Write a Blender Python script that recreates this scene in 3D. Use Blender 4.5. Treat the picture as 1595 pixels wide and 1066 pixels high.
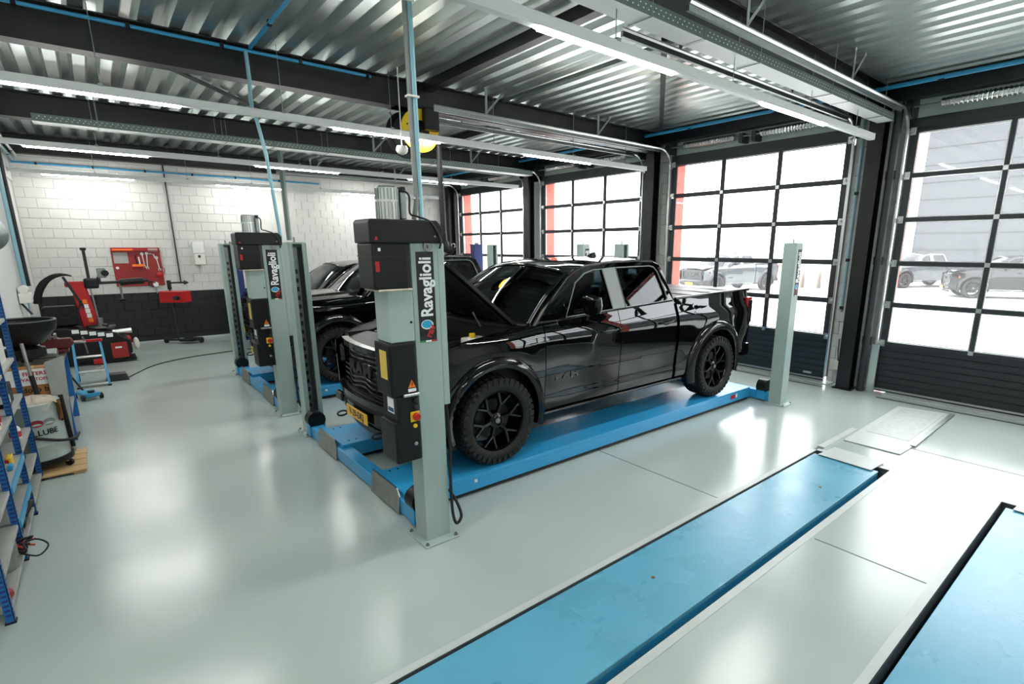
import bpy, bmesh, math, random
from mathutils import Vector, Matrix, Euler
from mathutils.geometry import tessellate_polygon
random.seed(7)
R = math.radians; PI = math.pi
C = bpy.context.scene.collection
for o in list(bpy.data.objects): bpy.data.objects.remove(o)

# ---------------- camera, world, exposure ----------------
cam = bpy.data.cameras.new('camera'); cam_o = bpy.data.objects.new('camera', cam); C.objects.link(cam_o)
cam.sensor_fit = 'HORIZONTAL'; cam.sensor_width = 36.0; cam.lens = 819.28/1595*36
cam.shift_x = (797.5-852)/1595; cam.shift_y = (580-533)/1595; cam.clip_start = .02; cam.clip_end = 400
cam_o.location = (0, 0, 2.2); cam_o.rotation_euler = (R(90-13.38), 0, R(49.813-90))
sc = bpy.context.scene; sc.camera = cam_o
sc.view_settings.view_transform = 'Standard'; sc.view_settings.look = 'None'
sc.view_settings.gamma = 1.0; sc.view_settings.use_curve_mapping = False
sc.view_settings.exposure = 1.45
w = bpy.data.worlds.new('overcast_sky'); sc.world = w; w.use_nodes = True
bg = w.node_tree.nodes['Background']; bg.inputs[0].default_value = (.93, .975, 1, 1); bg.inputs[1].default_value = 4.0
LAMP = 54.0          # strength of the LED battens

# ---------------- helpers ----------------
def lin(c):
    return tuple(((v/255)/12.92 if v/255 <= .04045 else ((v/255+.055)/1.055)**2.4) for v in c)
def mat(name, rgb, rough=.5, metal=0., spec=.5, var=0., vscale=6., bump=0., bscale=40., coat=0., emit=0., stretch=None, rvar=0., alpha=1., detail=4.):
    m = bpy.data.materials.new(name); m.use_nodes = True; n = m.node_tree.nodes; L = m.node_tree.links
    p = n['Principled BSDF']; col = (*lin(rgb), 1)
    p.inputs['Base Color'].default_value = col; p.inputs['Roughness'].default_value = rough
    p.inputs['Metallic'].default_value = metal; p.inputs['Specular IOR Level'].default_value = spec
    p.inputs['Coat Weight'].default_value = coat; p.inputs['Coat Roughness'].default_value = .015
    if emit: p.inputs['Emission Color'].default_value = col; p.inputs['Emission Strength'].default_value = emit
    if var or bump or rvar:
        tc = n.new('ShaderNodeTexCoord'); mp = n.new('ShaderNodeMapping'); L.new(tc.outputs['Object'], mp.inputs[0])
        if stretch: mp.inputs['Scale'].default_value = stretch
    if var or rvar:
        nz = n.new('ShaderNodeTexNoise'); nz.inputs['Scale'].default_value = vscale; nz.inputs['Detail'].default_value = detail
        L.new(mp.outputs[0], nz.inputs['Vector'])
        if var:
            mx = n.new('ShaderNodeMix'); mx.data_type = 'RGBA'; mx.blend_type = 'MULTIPLY'; mx.inputs[0].default_value = 1
            cr = n.new('ShaderNodeValToRGB'); cr.color_ramp.elements[0].position = .22; cr.color_ramp.elements[1].position = .78
            a = 1-var; cr.color_ramp.elements[0].color = (a, a, a, 1); cr.color_ramp.elements[1].color = (1, 1, 1, 1)
            L.new(nz.outputs['Fac'], cr.inputs[0]); mx.inputs[6].default_value = col; L.new(cr.outputs[0], mx.inputs[7]); L.new(mx.outputs[2], p.inputs['Base Color'])
        if rvar:
            mr = n.new('ShaderNodeMapRange'); mr.inputs[3].default_value = max(0, rough-rvar); mr.inputs[4].default_value = rough+rvar
            mr.inputs[1].default_value = .3; mr.inputs[2].default_value = .7
            L.new(nz.outputs['Fac'], mr.inputs[0]); L.new(mr.outputs[0], p.inputs['Roughness'])
    if bump:
        nb = n.new('ShaderNodeTexNoise'); nb.inputs['Scale'].default_value = bscale; nb.inputs['Detail'].default_value = 2
        L.new(mp.outputs[0], nb.inputs['Vector']); b = n.new('ShaderNodeBump'); b.inputs['Strength'].default_value = bump; b.inputs['Distance'].default_value = .01
        L.new(nb.outputs['Fac'], b.inputs['Height']); L.new(b.outputs[0], p.inputs['Normal'])
    return m
def pane_mat(name, tint, t, haze=0., rough=.02):
    """clear pane: transparency, a little diffusing haze and a mirror coat"""
    m = bpy.data.materials.new(name); m.use_nodes = True; n = m.node_tree.nodes; L = m.node_tree.links
    n.remove(n['Principled BSDF']); out = n['Material Output']
    tr = n.new('ShaderNodeBsdfTransparent'); tr.inputs[0].default_value = (*[c*t for c in tint], 1)
    src = tr
    if haze:
        tl = n.new('ShaderNodeBsdfTranslucent'); tl.inputs[0].default_value = (1, 1, 1, 1)
        mx = n.new('ShaderNodeMixShader'); mx.inputs[0].default_value = haze
        L.new(tr.outputs[0], mx.inputs[1]); L.new(tl.outputs[0], mx.inputs[2]); src = mx
    gl = n.new('ShaderNodeBsdfGlossy'); gl.inputs['Roughness'].default_value = rough
    fr = n.new('ShaderNodeFresnel'); ge = n.new('ShaderNodeNewGeometry'); mr = n.new('ShaderNodeMapRange')   # same reflectance on both faces
    mr.inputs[3].default_value = 1.45; mr.inputs[4].default_value = 1/1.45; L.new(ge.outputs['Backfacing'], mr.inputs[0]); L.new(mr.outputs[0], fr.inputs[0])
    m2 = n.new('ShaderNodeMixShader'); L.new(fr.outputs[0], m2.inputs[0]); L.new(src.outputs[0], m2.inputs[1]); L.new(gl.outputs[0], m2.inputs[2])
    L.new(m2.outputs[0], out.inputs[0])
    return m

class MB:
    def __init__(s): s.v = []; s.f = []
    def add(s, vs, fs):
        k = len(s.v); s.v += [tuple(v) for v in vs]; s.f += [tuple(i+k for i in f) for f in fs]; return s
    def box(s, x0, y0, z0, x1, y1, z1, m=None):
        vs = [Vector(p) for p in ((x0,y0,z0),(x1,y0,z0),(x1,y1,z0),(x0,y1,z0),(x0,y0,z1),(x1,y0,z1),(x1,y1,z1),(x0,y1,z1))]
        if m: vs = [m @ v for v in vs]
        return s.add(vs, [(0,3,2,1),(4,5,6,7),(0,1,5,4),(1,2,6,5),(2,3,7,6),(3,0,4,7)])
    def bar(s, a, b, wd, ht, up=(0,0,1)):
        a, b = Vector(a), Vector(b); d = (b-a); L = d.length; d.normalize(); u = Vector(up)
        if abs(d.dot(u)) > .98: u = Vector((1,0,0))
        sd = d.cross(u).normalized(); u = sd.cross(d)
        m = Matrix((( d.x, sd.x, u.x, a.x),(d.y, sd.y, u.y, a.y),(d.z, sd.z, u.z, a.z),(0,0,0,1)))
        return s.box(0, -wd/2, -ht/2, L, wd/2, ht/2, m)
    def tube(s, pts, r, n=8, cap=True, closed=False):
        pts = [Vector(p) for p in pts]; k = len(s.v); rs = r if isinstance(r, (list, tuple)) else [r]*len(pts); prev = None
        N = len(pts)
        for i, p in enumerate(pts):
            if closed: d = pts[(i+1) % N]-pts[i-1]
            else: d = (pts[min(i+1, N-1)]-pts[max(i-1, 0)])
            d = d.normalized() if d.length > 1e-9 else Vector((0,0,1))
            if prev is None:
                u = Vector((0,0,1)) if abs(d.z) < .9 else Vector((1,0,0))
                a = d.cross(u).normalized()
            else:
                a = prev - d*prev.dot(d)
                a = a.normalized() if a.length > 1e-6 else d.orthogonal().normalized()
            prev = a; b = d.cross(a)
            for j in range(n):
                t = 2*PI*j/n; s.v.append(tuple(p+(a*math.cos(t)+b*math.sin(t))*rs[i]))
        for i in range(N if closed else N-1):
            i2 = (i+1) % N
            for j in range(n): s.f.append((k+i*n+j, k+i*n+(j+1)%n, k+i2*n+(j+1)%n, k+i2*n+j))
        if cap and not closed:
            s.f.append(tuple(k+j for j in reversed(range(n)))); s.f.append(tuple(k+(N-1)*n+j for j in range(n)))
        return s
    def cyl(s, a, b, r, n=16): return s.tube([a, b], r, n)
    def lathe(s, prof, n=24, m=None, closed=False):
        """prof: (radius, z) about the z axis"""
        m = m or Matrix(); k = len(s.v); N = len(prof)
        for r, z in prof:
            for j in range(n):
                t = 2*PI*j/n; s.v.append(tuple(m @ Vector((r*math.cos(t), r*math.sin(t), z))))
        for i in range(N if closed else N-1):
            i2 = (i+1) % N
            for j in range(n): s.f.append((k+i*n+j, k+i*n+(j+1)%n, k+i2*n+(j+1)%n, k+i2*n+j))
        if not closed:
            if prof[0][0] > 1e-4: s.f.append(tuple(k+j for j in reversed(range(n))))
            if prof[-1][0] > 1e-4: s.f.append(tuple(k+(N-1)*n+j for j in range(n)))
        return s
    def prism(s, poly, fn, a, b):
        """poly 2-D outline, fn(u, v, t) -> 3-D, extruded t = a..b"""
        n = len(poly)
        vs = [fn(u, v, a) for u, v in poly]+[fn(u, v, b) for u, v in poly]
        return s.add(vs, [tuple(range(n))[::-1], tuple(range(n, 2*n))]+[(i, (i+1)%n, n+(i+1)%n, n+i) for i in range(n)])
    def plate(s, outer, holes, fn, t):
        """outline with holes, fn(u, v, off) -> 3-D, thickness t"""
        loops = [outer]+holes; flat = [p for l in loops for p in l]
        tri = tessellate_polygon([[Vector((u, v, 0)) for u, v in l] for l in loops])
        n = len(flat); vs = [fn(u, v, 0) for u, v in flat]+[fn(u, v, t) for u, v in flat]
        fs = [tuple(f) for f in tri]+[tuple(i+n for i in reversed(f)) for f in tri]; k = 0
        for l in loops:
            for i in range(len(l)):
                a, b = k+i, k+(i+1) % len(l); fs.append((a, b, b+n, a+n))
            k += len(l)
        return s.add(vs, fs)
    def grid(s, fn, nu, nv, thick=None):
        """fn(u, v) in 0..1; thick: offset vector fn(u, v) -> Vector for a closed shell"""
        vs = [Vector(fn(i/nu, j/nv)) for i in range(nu+1) for j in range(nv+1)]; idx = lambda i, j: i*(nv+1)+j
        fs = [(idx(i,j), idx(i+1,j), idx(i+1,j+1), idx(i,j+1)) for i in range(nu) for j in range(nv)]
        if thick:
            n = len(vs); off = [Vector(thick(i/nu, j/nv)) for i in range(nu+1) for j in range(nv+1)]
            vs += [v+o for v, o in zip(vs, off)]; fs += [tuple(k+n for k in reversed(f)) for f in fs]
            ring = [idx(i,0) for i in range(nu+1)]+[idx(nu,j) for j in range(1, nv+1)]+[idx(i,nv) for i in range(nu-1, -1, -1)]+[idx(0,j) for j in range(nv-1, 0, -1)]
            for a, b in zip(ring, ring[1:]+ring[:1]): fs.append((b, a, a+n, b+n))
        return s.add(vs, fs)
    def mesh(s, name, bevel=0., smooth=None, seg=1):
        me = bpy.data.meshes.new(name); me.from_pydata(s.v, [], s.f)
        bm = bmesh.new(); bm.from_mesh(me); bmesh.ops.recalc_face_normals(bm, faces=bm.faces)
        if bevel:
            es = [e for e in bm.edges if len(e.link_faces) == 2 and e.calc_face_angle(0) > .5]
            bmesh.ops.bevel(bm, geom=es, offset=bevel, segments=seg, profile=.6, affect='EDGES', clamp_overlap=True)
        bm.to_mesh(me); bm.free()
        if smooth:
            me.polygons.foreach_set('use_smooth', [True]*len(me.polygons)); me.set_sharp_from_angle(angle=R(smooth))
        return me
    def build(s, name, m, parent=None, loc=None, bevel=0., smooth=None, seg=1, **kw):
        return obj(name, s.mesh(name, bevel, smooth, seg), m, parent, loc, **kw)

def obj(name, me, m, parent=None, loc=None, **kw):
    o = bpy.data.objects.new(name, me); C.objects.link(o)
    if m is not None and not me.materials: me.materials.append(m)
    if parent: o.parent = parent
    if loc: o.location = loc
    return tag(o, **kw) if kw else o
def tag(o, label=None, cat=None, group=None, kind=None):
    if label: o['label'] = label
    if cat: o['category'] = cat
    if group: o['group'] = group
    if kind: o['kind'] = kind
    return o
def thing(name, label, cat, loc=(0,0,0), rz=0., group=None, kind=None):
    o = bpy.data.objects.new(name, None); C.objects.link(o); o.location = loc; o.rotation_euler = (0, 0, rz); o.empty_display_size = .1
    return tag(o, label, cat, group, kind)
def copy_tree(o, parent=None):
    c = o.copy(); C.objects.link(c)
    if parent: c.parent = parent
    for ch in list(o.children): copy_tree(ch, c)
    return c
def text_mesh(body, size, fat=0., ext=.001, align='CENTER', shear=0., space=1.):
    cu = bpy.data.curves.new('lettering', 'FONT'); cu.body = body; cu.size = size; cu.extrude = ext; cu.offset = fat; cu.shear = shear
    cu.align_x = align; cu.align_y = 'CENTER'; cu.resolution_u = 3; cu.space_character = space
    o = bpy.data.objects.new('lettering', cu); C.objects.link(o)
    me = bpy.data.meshes.new_from_object(o.evaluated_get(bpy.context.evaluated_depsgraph_get()))
    bpy.data.objects.remove(o); return me
def put(me, M):
    me.transform(M); return me
def frame(o, x, y):
    """matrix whose local X/Y axes are the given world directions, at o"""
    x, y = Vector(x).normalized(), Vector(y).normalized(); z = x.cross(y)
    return Matrix(((x.x,y.x,z.x,o[0]),(x.y,y.y,z.y,o[1]),(x.z,y.z,z.z,o[2]),(0,0,0,1)))
def arc(cx, cy, r, a0, a1, n):
    return [(cx+r*math.cos(R(a0+(a1-a0)*i/n)), cy+r*math.sin(R(a0+(a1-a0)*i/n))) for i in range(n+1)]
def lerp_tab(t, x):
    if x <= t[0][0]: return t[0][1]
    for (a, b), (c, d) in zip(t, t[1:]):
        if x <= c: return b+(d-b)*(x-a)/(c-a)
    return t[-1][1]
def smooth_tab(t, x):
    if x <= t[0][0]: return t[0][1]
    if x >= t[-1][0]: return t[-1][1]
    i = max(k for k in range(len(t)-1) if t[k][0] <= x)
    sl = lambda k: (t[min(k+1, len(t)-1)][1]-t[max(k-1, 0)][1])/(t[min(k+1, len(t)-1)][0]-t[max(k-1, 0)][0])
    h = t[i+1][0]-t[i][0]; u = (x-t[i][0])/h
    return (2*u**3-3*u*u+1)*t[i][1]+(u**3-2*u*u+u)*h*sl(i)+(-2*u**3+3*u*u)*t[i+1][1]+(u**3-u*u)*h*sl(i+1)
def spline(pts, n=6):
    """Catmull-Rom through points"""
    P = [Vector(p) for p in pts]; P = [P[0]*2-P[1]]+P+[P[-1]*2-P[-2]]; out = []
    for i in range(1, len(P)-2):
        for k in range(n):
            t = k/n; a, b, c, d = P[i-1:i+3]
            out.append(.5*((2*b)+(c-a)*t+(2*a-5*b+4*c-d)*t*t+(3*b-a-3*c+d)*t**3))
    return out+[P[-2]]

# ---------------- materials ----------------
M = {}
M['floor'] = mat('grey_green_epoxy', (176,188,183), .17, spec=.5, var=.05, vscale=1.3, bump=.045, bscale=210, rvar=.05)
M['floor_strip'] = mat('pale_painted_edge_strip', (192,199,196), .35, var=.1, vscale=9)
M['joint'] = mat('dark_joint_filler', (95,103,102), .7)
M['white_block'] = mat('white_painted_block', (206,206,201), .55, var=.06, vscale=5, bump=.25, bscale=90)
M['black_block'] = mat('black_painted_block', (17,21,22), .5, var=.25, vscale=5, bump=.25, bscale=90)
M['mortar_w'] = mat('white_painted_mortar', (196,197,193), .8)
M['mortar_k'] = mat('black_painted_mortar', (8,9,10), .8)
M['white_wall'] = mat('smooth_white_wall', (206,208,204), .6, var=.04, vscale=2)
M['lintel'] = mat('pale_green_grey_panel', (178,192,184), .5, var=.05, vscale=3)
M['galv'] = mat('galvanised_deck', (222,230,227), .30, .88, var=.10, vscale=5, stretch=(5,.25,5))
M['galv_dull'] = mat('galvanised_steel', (150,158,155), .4, .9, var=.25, vscale=20)
M['alu'] = mat('bright_aluminium', (205,208,206), .28, 1.)
M['black_steel'] = mat('black_painted_steel', (6,9,11), .42, var=.15, vscale=3)
M['dark_frame'] = mat('anthracite_frame', (40,45,50), .45)
M['door_panel'] = mat('anthracite_door_panel', (32,37,42), .33, bump=.06, bscale=300)
M['pane'] = pane_mat('hazy_acrylic_pane', (1,1,1), .93, .022)
M['red_clad'] = mat('orange_red_cladding', (196,62,34), .6, var=.08)
M['white_enamel'] = mat('white_enamel', (222,225,223), .4)
M['led'] = mat('led_diffuser', (255,255,252), .5, emit=LAMP)
M['perf'] = mat('perforated_green_grey_steel', (112,128,121), .5, .3, var=.35, vscale=120)
M['blue_pipe'] = mat('sky_blue_pipe', (54,150,196), .35)
M['pale_pipe'] = mat('pale_blue_pipe', (128,172,184), .35)
M['lift_blue'] = mat('lift_blue_paint', (46,150,202), .32)
M['pit_blue'] = mat('worn_blue_deck', (94,168,196), .28, var=.14, vscale=2.2, rvar=.04, detail=8)
M['lift_grey'] = mat('grey_green_lift_paint', (162,180,174), .38, var=.05, vscale=4)
M['lift_inner'] = mat('dark_streaked_channel', (62,70,68), .45, var=.4, vscale=9, stretch=(1,1,.15))  # dark, vertically streaked tone for the insides of the posts
M['plastic'] = mat('black_plastic', (9,11,12), .45, spec=.35, bump=.05, bscale=200)
M['rubber'] = mat('black_rubber', (15,16,16), .62)
M['steel'] = mat('bare_steel', (160,160,156), .33, .95, var=.3, vscale=12)
M['pit'] = mat('dark_pit_concrete', (70,76,78), .8)
M['red'] = mat('red_paint', (186,22,26), .35, var=.15, vscale=4)
M['dark_red'] = mat('dark_red_board', (150,30,30), .5, var=.15, vscale=5)
M['yellow'] = mat('yellow_paint', (236,198,20), .4)
M['notice'] = mat('pale_yellow_notice', (216,188,84), .5, var=.12, vscale=60)
M['orange'] = mat('orange_plastic', (240,120,20), .4)
M['white_pl'] = mat('white_plastic', (228,226,218), .4)
M['sign_black'] = mat('sign_black', (16,17,19), .4)
M['letter'] = mat('white_lettering', (236,238,236), .5)
M['shelf_blue'] = mat('shelf_blue_paint', (28,104,172), .4, var=.1, vscale=8)
M['shelf_board'] = mat('grey_shelf_board', (168,170,165), .55, var=.18, vscale=9)
M['cardboard'] = mat('cardboard', (168,118,66), .8, var=.15, vscale=7)
M['wood'] = mat('pale_pine_wood', (206,172,118), .65, var=.3, vscale=6, stretch=(.6,9,9))
M['rag'] = mat('dirty_white_rag', (205,196,176), .9, var=.35, vscale=14)
M['drum'] = mat('grey_white_drum', (176,188,182), .35, var=.06, vscale=4)
M['green'] = mat('green_plastic', (30,130,70), .4)
M['brown'] = mat('brown_paper', (120,76,34), .8, var=.4, vscale=15)
M['cyan'] = mat('cyan_print', (40,160,205), .5)
M['dk_blue'] = mat('navy_blue_paint', (22,48,112), .4)
M['paint'] = mat('black_car_paint', (4,5,6), .35, spec=0., coat=1.)
M['gloss_k'] = mat('gloss_black_trim', (6,7,7), .1)
M['matt_k'] = mat('matt_black_trim', (10,11,12), .5, bump=.08, bscale=250)
M['bay'] = mat('engine_bay_black', (12,13,14), .5, var=.2, vscale=14)
M['glass'] = pane_mat('tinted_glass', (.75,.85,.88), .42)
M['trim_grey'] = mat('satin_grey_pillar_trim', (120,126,124), .4)
M['interior'] = mat('dark_interior', (17,18,20), .7)
M['tyre'] = mat('tyre_rubber', (13,14,14), .7, bump=.2, bscale=120)
M['rim'] = mat('gloss_black_rim', (10,11,11), .15, .3)
M['milled'] = mat('milled_edge', (92,95,94), .25, 1.)
M['lamp_glass'] = mat('dark_lamp_glass', (28,30,33), .06)
M['amber'] = mat('amber_lens', (225,110,20), .15)
M['red_lens'] = mat('red_lens', (150,22,16), .1)
M['plate_y'] = mat('yellow_number_plate', (232,176,30), .4)
M['tonneau'] = mat('grey_tonneau_vinyl', (62,65,66), .45, bump=.05, bscale=200)
M['asphalt'] = mat('pale_concrete_yard', (186,186,182), .8, var=.1, vscale=.4)
M['facade'] = mat('grey_cladding', (62,65,68), .6, var=.05, vscale=.5)
M['paint_grey'] = mat('grey_car_paint', (44,49,54), .2, coat=1.)
M['concrete'] = mat('pale_concrete', (150,140,132), .8, var=.1)
M['maroon'] = mat('maroon_cast_iron', (88,22,28), .45, var=.2, vscale=12)
# ================= the setting =================
XL, XR, YB, YF, ZC = -1.03, 9.15, 15.6, -5.4, 4.40
PITS = [(.25, 1.54, 5.84, 2.262), (.25, -.09, 5.84, .664)]
rect = lambda a, b, c, d: [(a, b), (c, b), (c, d), (a, d)]
fl = MB().plate(rect(XL-.2, YF-.2, 9.5, YB+.2), [rect(*p) for p in PITS], lambda u, v, t: Vector((u, v, t)), -.3).build('floor', M['floor'])
tag(fl, 'glossy grey-green epoxy workshop floor with recessed lift pits', 'floor', kind='structure')
for x0, y0, x1, y1 in PITS:
    MB().box(x0-.05, y0-.05, -.42, x1+.05, y1+.05, -.3).build('pit_bottom', M['pit'], fl)
    b = MB()
    for q in ((x0, y0, x1, y0+.004), (x0, y1-.004, x1, y1), (x0, y0, x0+.004, y1), (x1-.004, y0, x1, y1)): b.box(q[0], q[1], -.3, q[2], q[3], -.004)
    b.build('pit_lining', M['pit'], fl)
    for q in ((x0-.08, y1, x1, y1+.05), (x0-.08, y0-.055, x1+.06, y0), (x1, y0, x1+.06, y1)): MB().box(q[0], q[1], -.01, q[2], q[3], .003).build('edge_strip', M['floor_strip'], fl)
for a, b in (((3.98, 3.84), (3.98, 2.33)), ((3.953, 1.46), (3.953, .73)), ((6.70, 1.60), (6.70, .3)), ((5.6, 4.55), (5.6, 5.2)), ((5.84, 2.29), (6.36, 2.23))):
    MB().box(min(a[0], b[0])-.006, min(a[1], b[1]), -.005, max(a[0], b[0])+.006, max(a[1], b[1])+.004, .0012).build('floor_joint', M['joint'], fl)
for y0, y1 in ((-.6, 2.62), (3.4, 6.95), (7.5, 11), (11.6, 15)):
    MB().box(8.69, y0, -.01, 8.735, y1, .0015).build('drain_slot', M['black_steel'], fl)
    MB().box(8.90, y0, -.01, 9.13, y1, .014).build('threshold', M['floor_strip'], fl)

# back wall of painted blocks
CH, BL, Z0 = .2035, .317, .14
wb = MB().box(XL-.2, YB+.006, 0, 9.5, YB+.25, 4.6).build('wall_back', M['mortar_w'])
tag(wb, 'white painted block wall with a black lower band behind the trucks', 'wall', kind='structure')
MB().box(XL, YB+.002, 0, XR, YB+.01, Z0+5*CH).build('black_band', M['mortar_k'], wb)
MB().box(XL, YB-.012, 0, XR, YB+.004, .022).build('floor_seal', M['floor_strip'], wb)
_bm = {}
def block(L, h, m):
    k = (round(L, 3), round(h, 3), m)
    if k not in _bm:
        me = MB().box(.004, -.006, .004, L-.004, .02, h-.004).mesh('block', bevel=.004); me.materials.append(M[m]); _bm[k] = me
    return _bm[k]
rest = {'white_block': MB(), 'black_block': MB()}
for c in range(-1, 21):
    z = 0 if c < 0 else Z0+c*CH; h = Z0 if c < 0 else CH
    mt = 'black_block' if c < 5 else 'white_block'; x = XL-(.16 if c % 2 else 0)
    while x < XR-.01:
        a, b = max(x, XL), min(x+BL, XR); x += BL
        if b-a < .05: continue
        if b < (3.3 if c > 3 else 2.2) and c > -1 and c < 20: obj('block', block(b-a, h, mt), None, wb, (a, YB, z))
        else: rest[mt].box(a+.004, YB-.005, z+.004, b-.004, YB+.02, z+h-.004)
for mt, b in rest.items(): b.build('block_courses', M[mt], wb, kind='stuff')
wl = MB().box(XL-.25, YF-.2, 0, XL, YB, 4.6).build('wall_left', M['white_wall'])
tag(wl, 'smooth white side wall behind the blue shelving', 'wall', kind='structure')
for y0, y1, z0, z1 in ((13.2, 15.55, 3.5, 4.35), (10.8, 13.17, 3.5, 4.35), (8.4, 10.77, 3.5, 4.35)):
    MB().box(XL, y0, z0, XL+.03, y1, z1).build('wall_panel', M['white_enamel'], wl, bevel=.004)
wf = MB().box(XL-.25, YF-.25, 0, 9.5, YF, 4.6).build('wall_front', M['white_wall'])
tag(wf, 'plain white wall on the camera side of the workshop', 'wall', kind='structure')

# door wall: piers, lintel band, red outer cladding
DOORS = [(11.73, 14.92), (7.66, 10.86), (3.61, 6.80), (-.45, 2.73), (-4.51, -1.33)]
PIERS = [(14.99, 15.6), (10.93, 11.59), (6.87, 7.59), (2.80, 3.54), (-1.26, -.52), (YF, -4.58)]
wr = MB()
for a, b in PIERS: wr.box(XR+.01, a, 0, 9.22, b, 4.6)
wr.box(XR+.01, YF, 3.86, 9.22, YB, 4.6)
wr = wr.build('wall_right', M['white_wall']); tag(wr, 'door wall with pale piers between the four glazed overhead doors', 'wall', kind='structure')
for a, b in PIERS: MB().box(9.22, a, -.3, 9.5, b, 4.6).build('red_cladding', M['red_clad'], wr)
MB().box(9.22, YF, 3.86, 9.5, YB, 4.6).build('red_fascia', M['red_clad'], wr)
for a, b in DOORS:
    MB().box(XR-.02, a-.1, 3.96, XR+.012, b+.1, 4.42).build('lintel_panel', M['lintel'], wr, bevel=.003)
    MB().box(XR-.05, a-.12, 3.80, XR+.012, b+.12, 3.955).build('head_rail', M['dark_frame'], wr, bevel=.004)
for a, b in PIERS[2:4]:
    for c in range(21):
        x = a-(.16 if c % 2 else 0)
        while x < b-.02:
            p, q = max(x, a), min(x+BL, b); x += BL
            if q-p > .05:
                o = obj('block', block(q-p, CH, 'white_block'), None, wr, (XR+.005, p, c*CH)); o.rotation_euler = (0, 0, R(90)); o.location = (XR+.005, p, c*CH)
# ceiling deck: one trapezoidal sheet, ribs along y
prof = []
x = XL-.1
while x < 9.3: prof += [(x, ZC), (x+.115, ZC), (x+.150, ZC+.10), (x+.225, ZC+.10)]; x += .26
dk = MB(); n = len(prof); ys = [YF-.1, -.89, 3.17, 7.23, 11.3, YB+.1]
for y in ys: dk.v += [(px, y, pz) for px, pz in prof]
for j in range(len(ys)-1): dk.f += [(j*n+i, j*n+i+1, (j+1)*n+i+1, (j+1)*n+i) for i in range(n-1)]
ce = dk.build('ceiling', M['galv']); tag(ce, 'galvanised trapezoidal steel roof deck seen from below', 'ceiling', kind='structure')
MB().box(XL-.2, YF-.2, ZC+.13, 9.5, YB+.2, ZC+.18).build('roof_cover', M['black_steel'], ce)
def ibeam(b, x0, x1, y, z0, z1, w=.2, t=.016, web=.012):
    b.box(x0, y-w/2, z0, x1, y+w/2, z0+t); b.box(x0, y-w/2, z1-t, x1, y+w/2, z1); b.box(x0, y-web/2, z0+t, x1, y+web/2, z1-t); return b
for y, lb in ((-.89, 'black roof beam overhead behind the camera'), (3.17, 'black roof beam above the cable tray'), (7.23, 'black roof beam carrying the yellow hose reel'), (11.3, 'black roof beam over the second lift'), (15.42, 'black roof beam against the block wall')):
    o = ibeam(MB(), XL, 9.0, y, 4.03, 4.39).build('roof_beam', M['black_steel']); tag(o, lb, 'beam', 'roof beams', 'structure')
for y0, y1, lb in ((-.9, 3.05, 'black edge beam above the near overhead door'), (3.3, 7.1, 'black edge beam above the door behind the truck'), (7.35, 11.2, 'black edge beam above the third door from the camera'), (11.4, 15.3, 'black edge beam above the farthest door')):
    o = MB().box(8.78, y0, 4.16, 8.96, y1, 4.39).build('edge_beam', M['black_steel'], bevel=.005); tag(o, lb, 'beam', 'edge beams', 'structure')
for x, y0, y1, lb in ((3.85, 3.3, 7.12, 'black cross beam above the open truck bonnet'), (6.0, 7.35, 11.2, 'black cross beam beyond the hose reel')):
    o = MB().box(x-.06, y0, 4.27, x+.06, y1, 4.39).build('cross_beam', M['black_steel'], bevel=.004); tag(o, lb, 'beam', kind='structure')
for a, b, lb in (((8.5, 6.75), (5.0, 3.98), 'dark flat wind brace running diagonally under the deck above the truck'), ((.2, 7.5), (2.9, 10.6), 'black wind brace crossing the second roof bay')):
    o = MB().bar((*a, 4.36), (*b, 4.36), .07, .03).build('brace_beam', M['black_steel']); tag(o, lb, 'beam', kind='structure')
for a, y0, y1, lb in ((5.05, 3.4, 7.0, 'thin grey conduit along a roof rib above the truck'),):
    MB().cyl((a, y0, 4.33), (a, y1, 4.33), .025, 8).build('roof_conduit', M['perf'], label=lb, cat='conduit')
# steel columns on the piers
def hcol(y, lb, x0=8.80):
    b = MB(); b.box(x0, y-.1, 0, x0+.014, y+.1, 4.4); b.box(x0+.19, y-.1, 0, x0+.204, y+.1, 4.4); b.box(x0+.014, y-.005, 0, x0+.19, y+.005, 4.4)
    b.box(x0-.03, y-.14, 0, x0+.24, y+.14, .02)
    o = b.build('steel_column', M['black_steel']); tag(o, lb, 'column', 'door wall columns', 'structure')
hcol(3.15, 'black steel column between the near door and the door behind the truck')
hcol(7.23, 'black steel column behind the cab of the front truck'); hcol(11.27, 'black steel column between the two far doors'); hcol(15.3, 'black steel column in the far corner')

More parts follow.
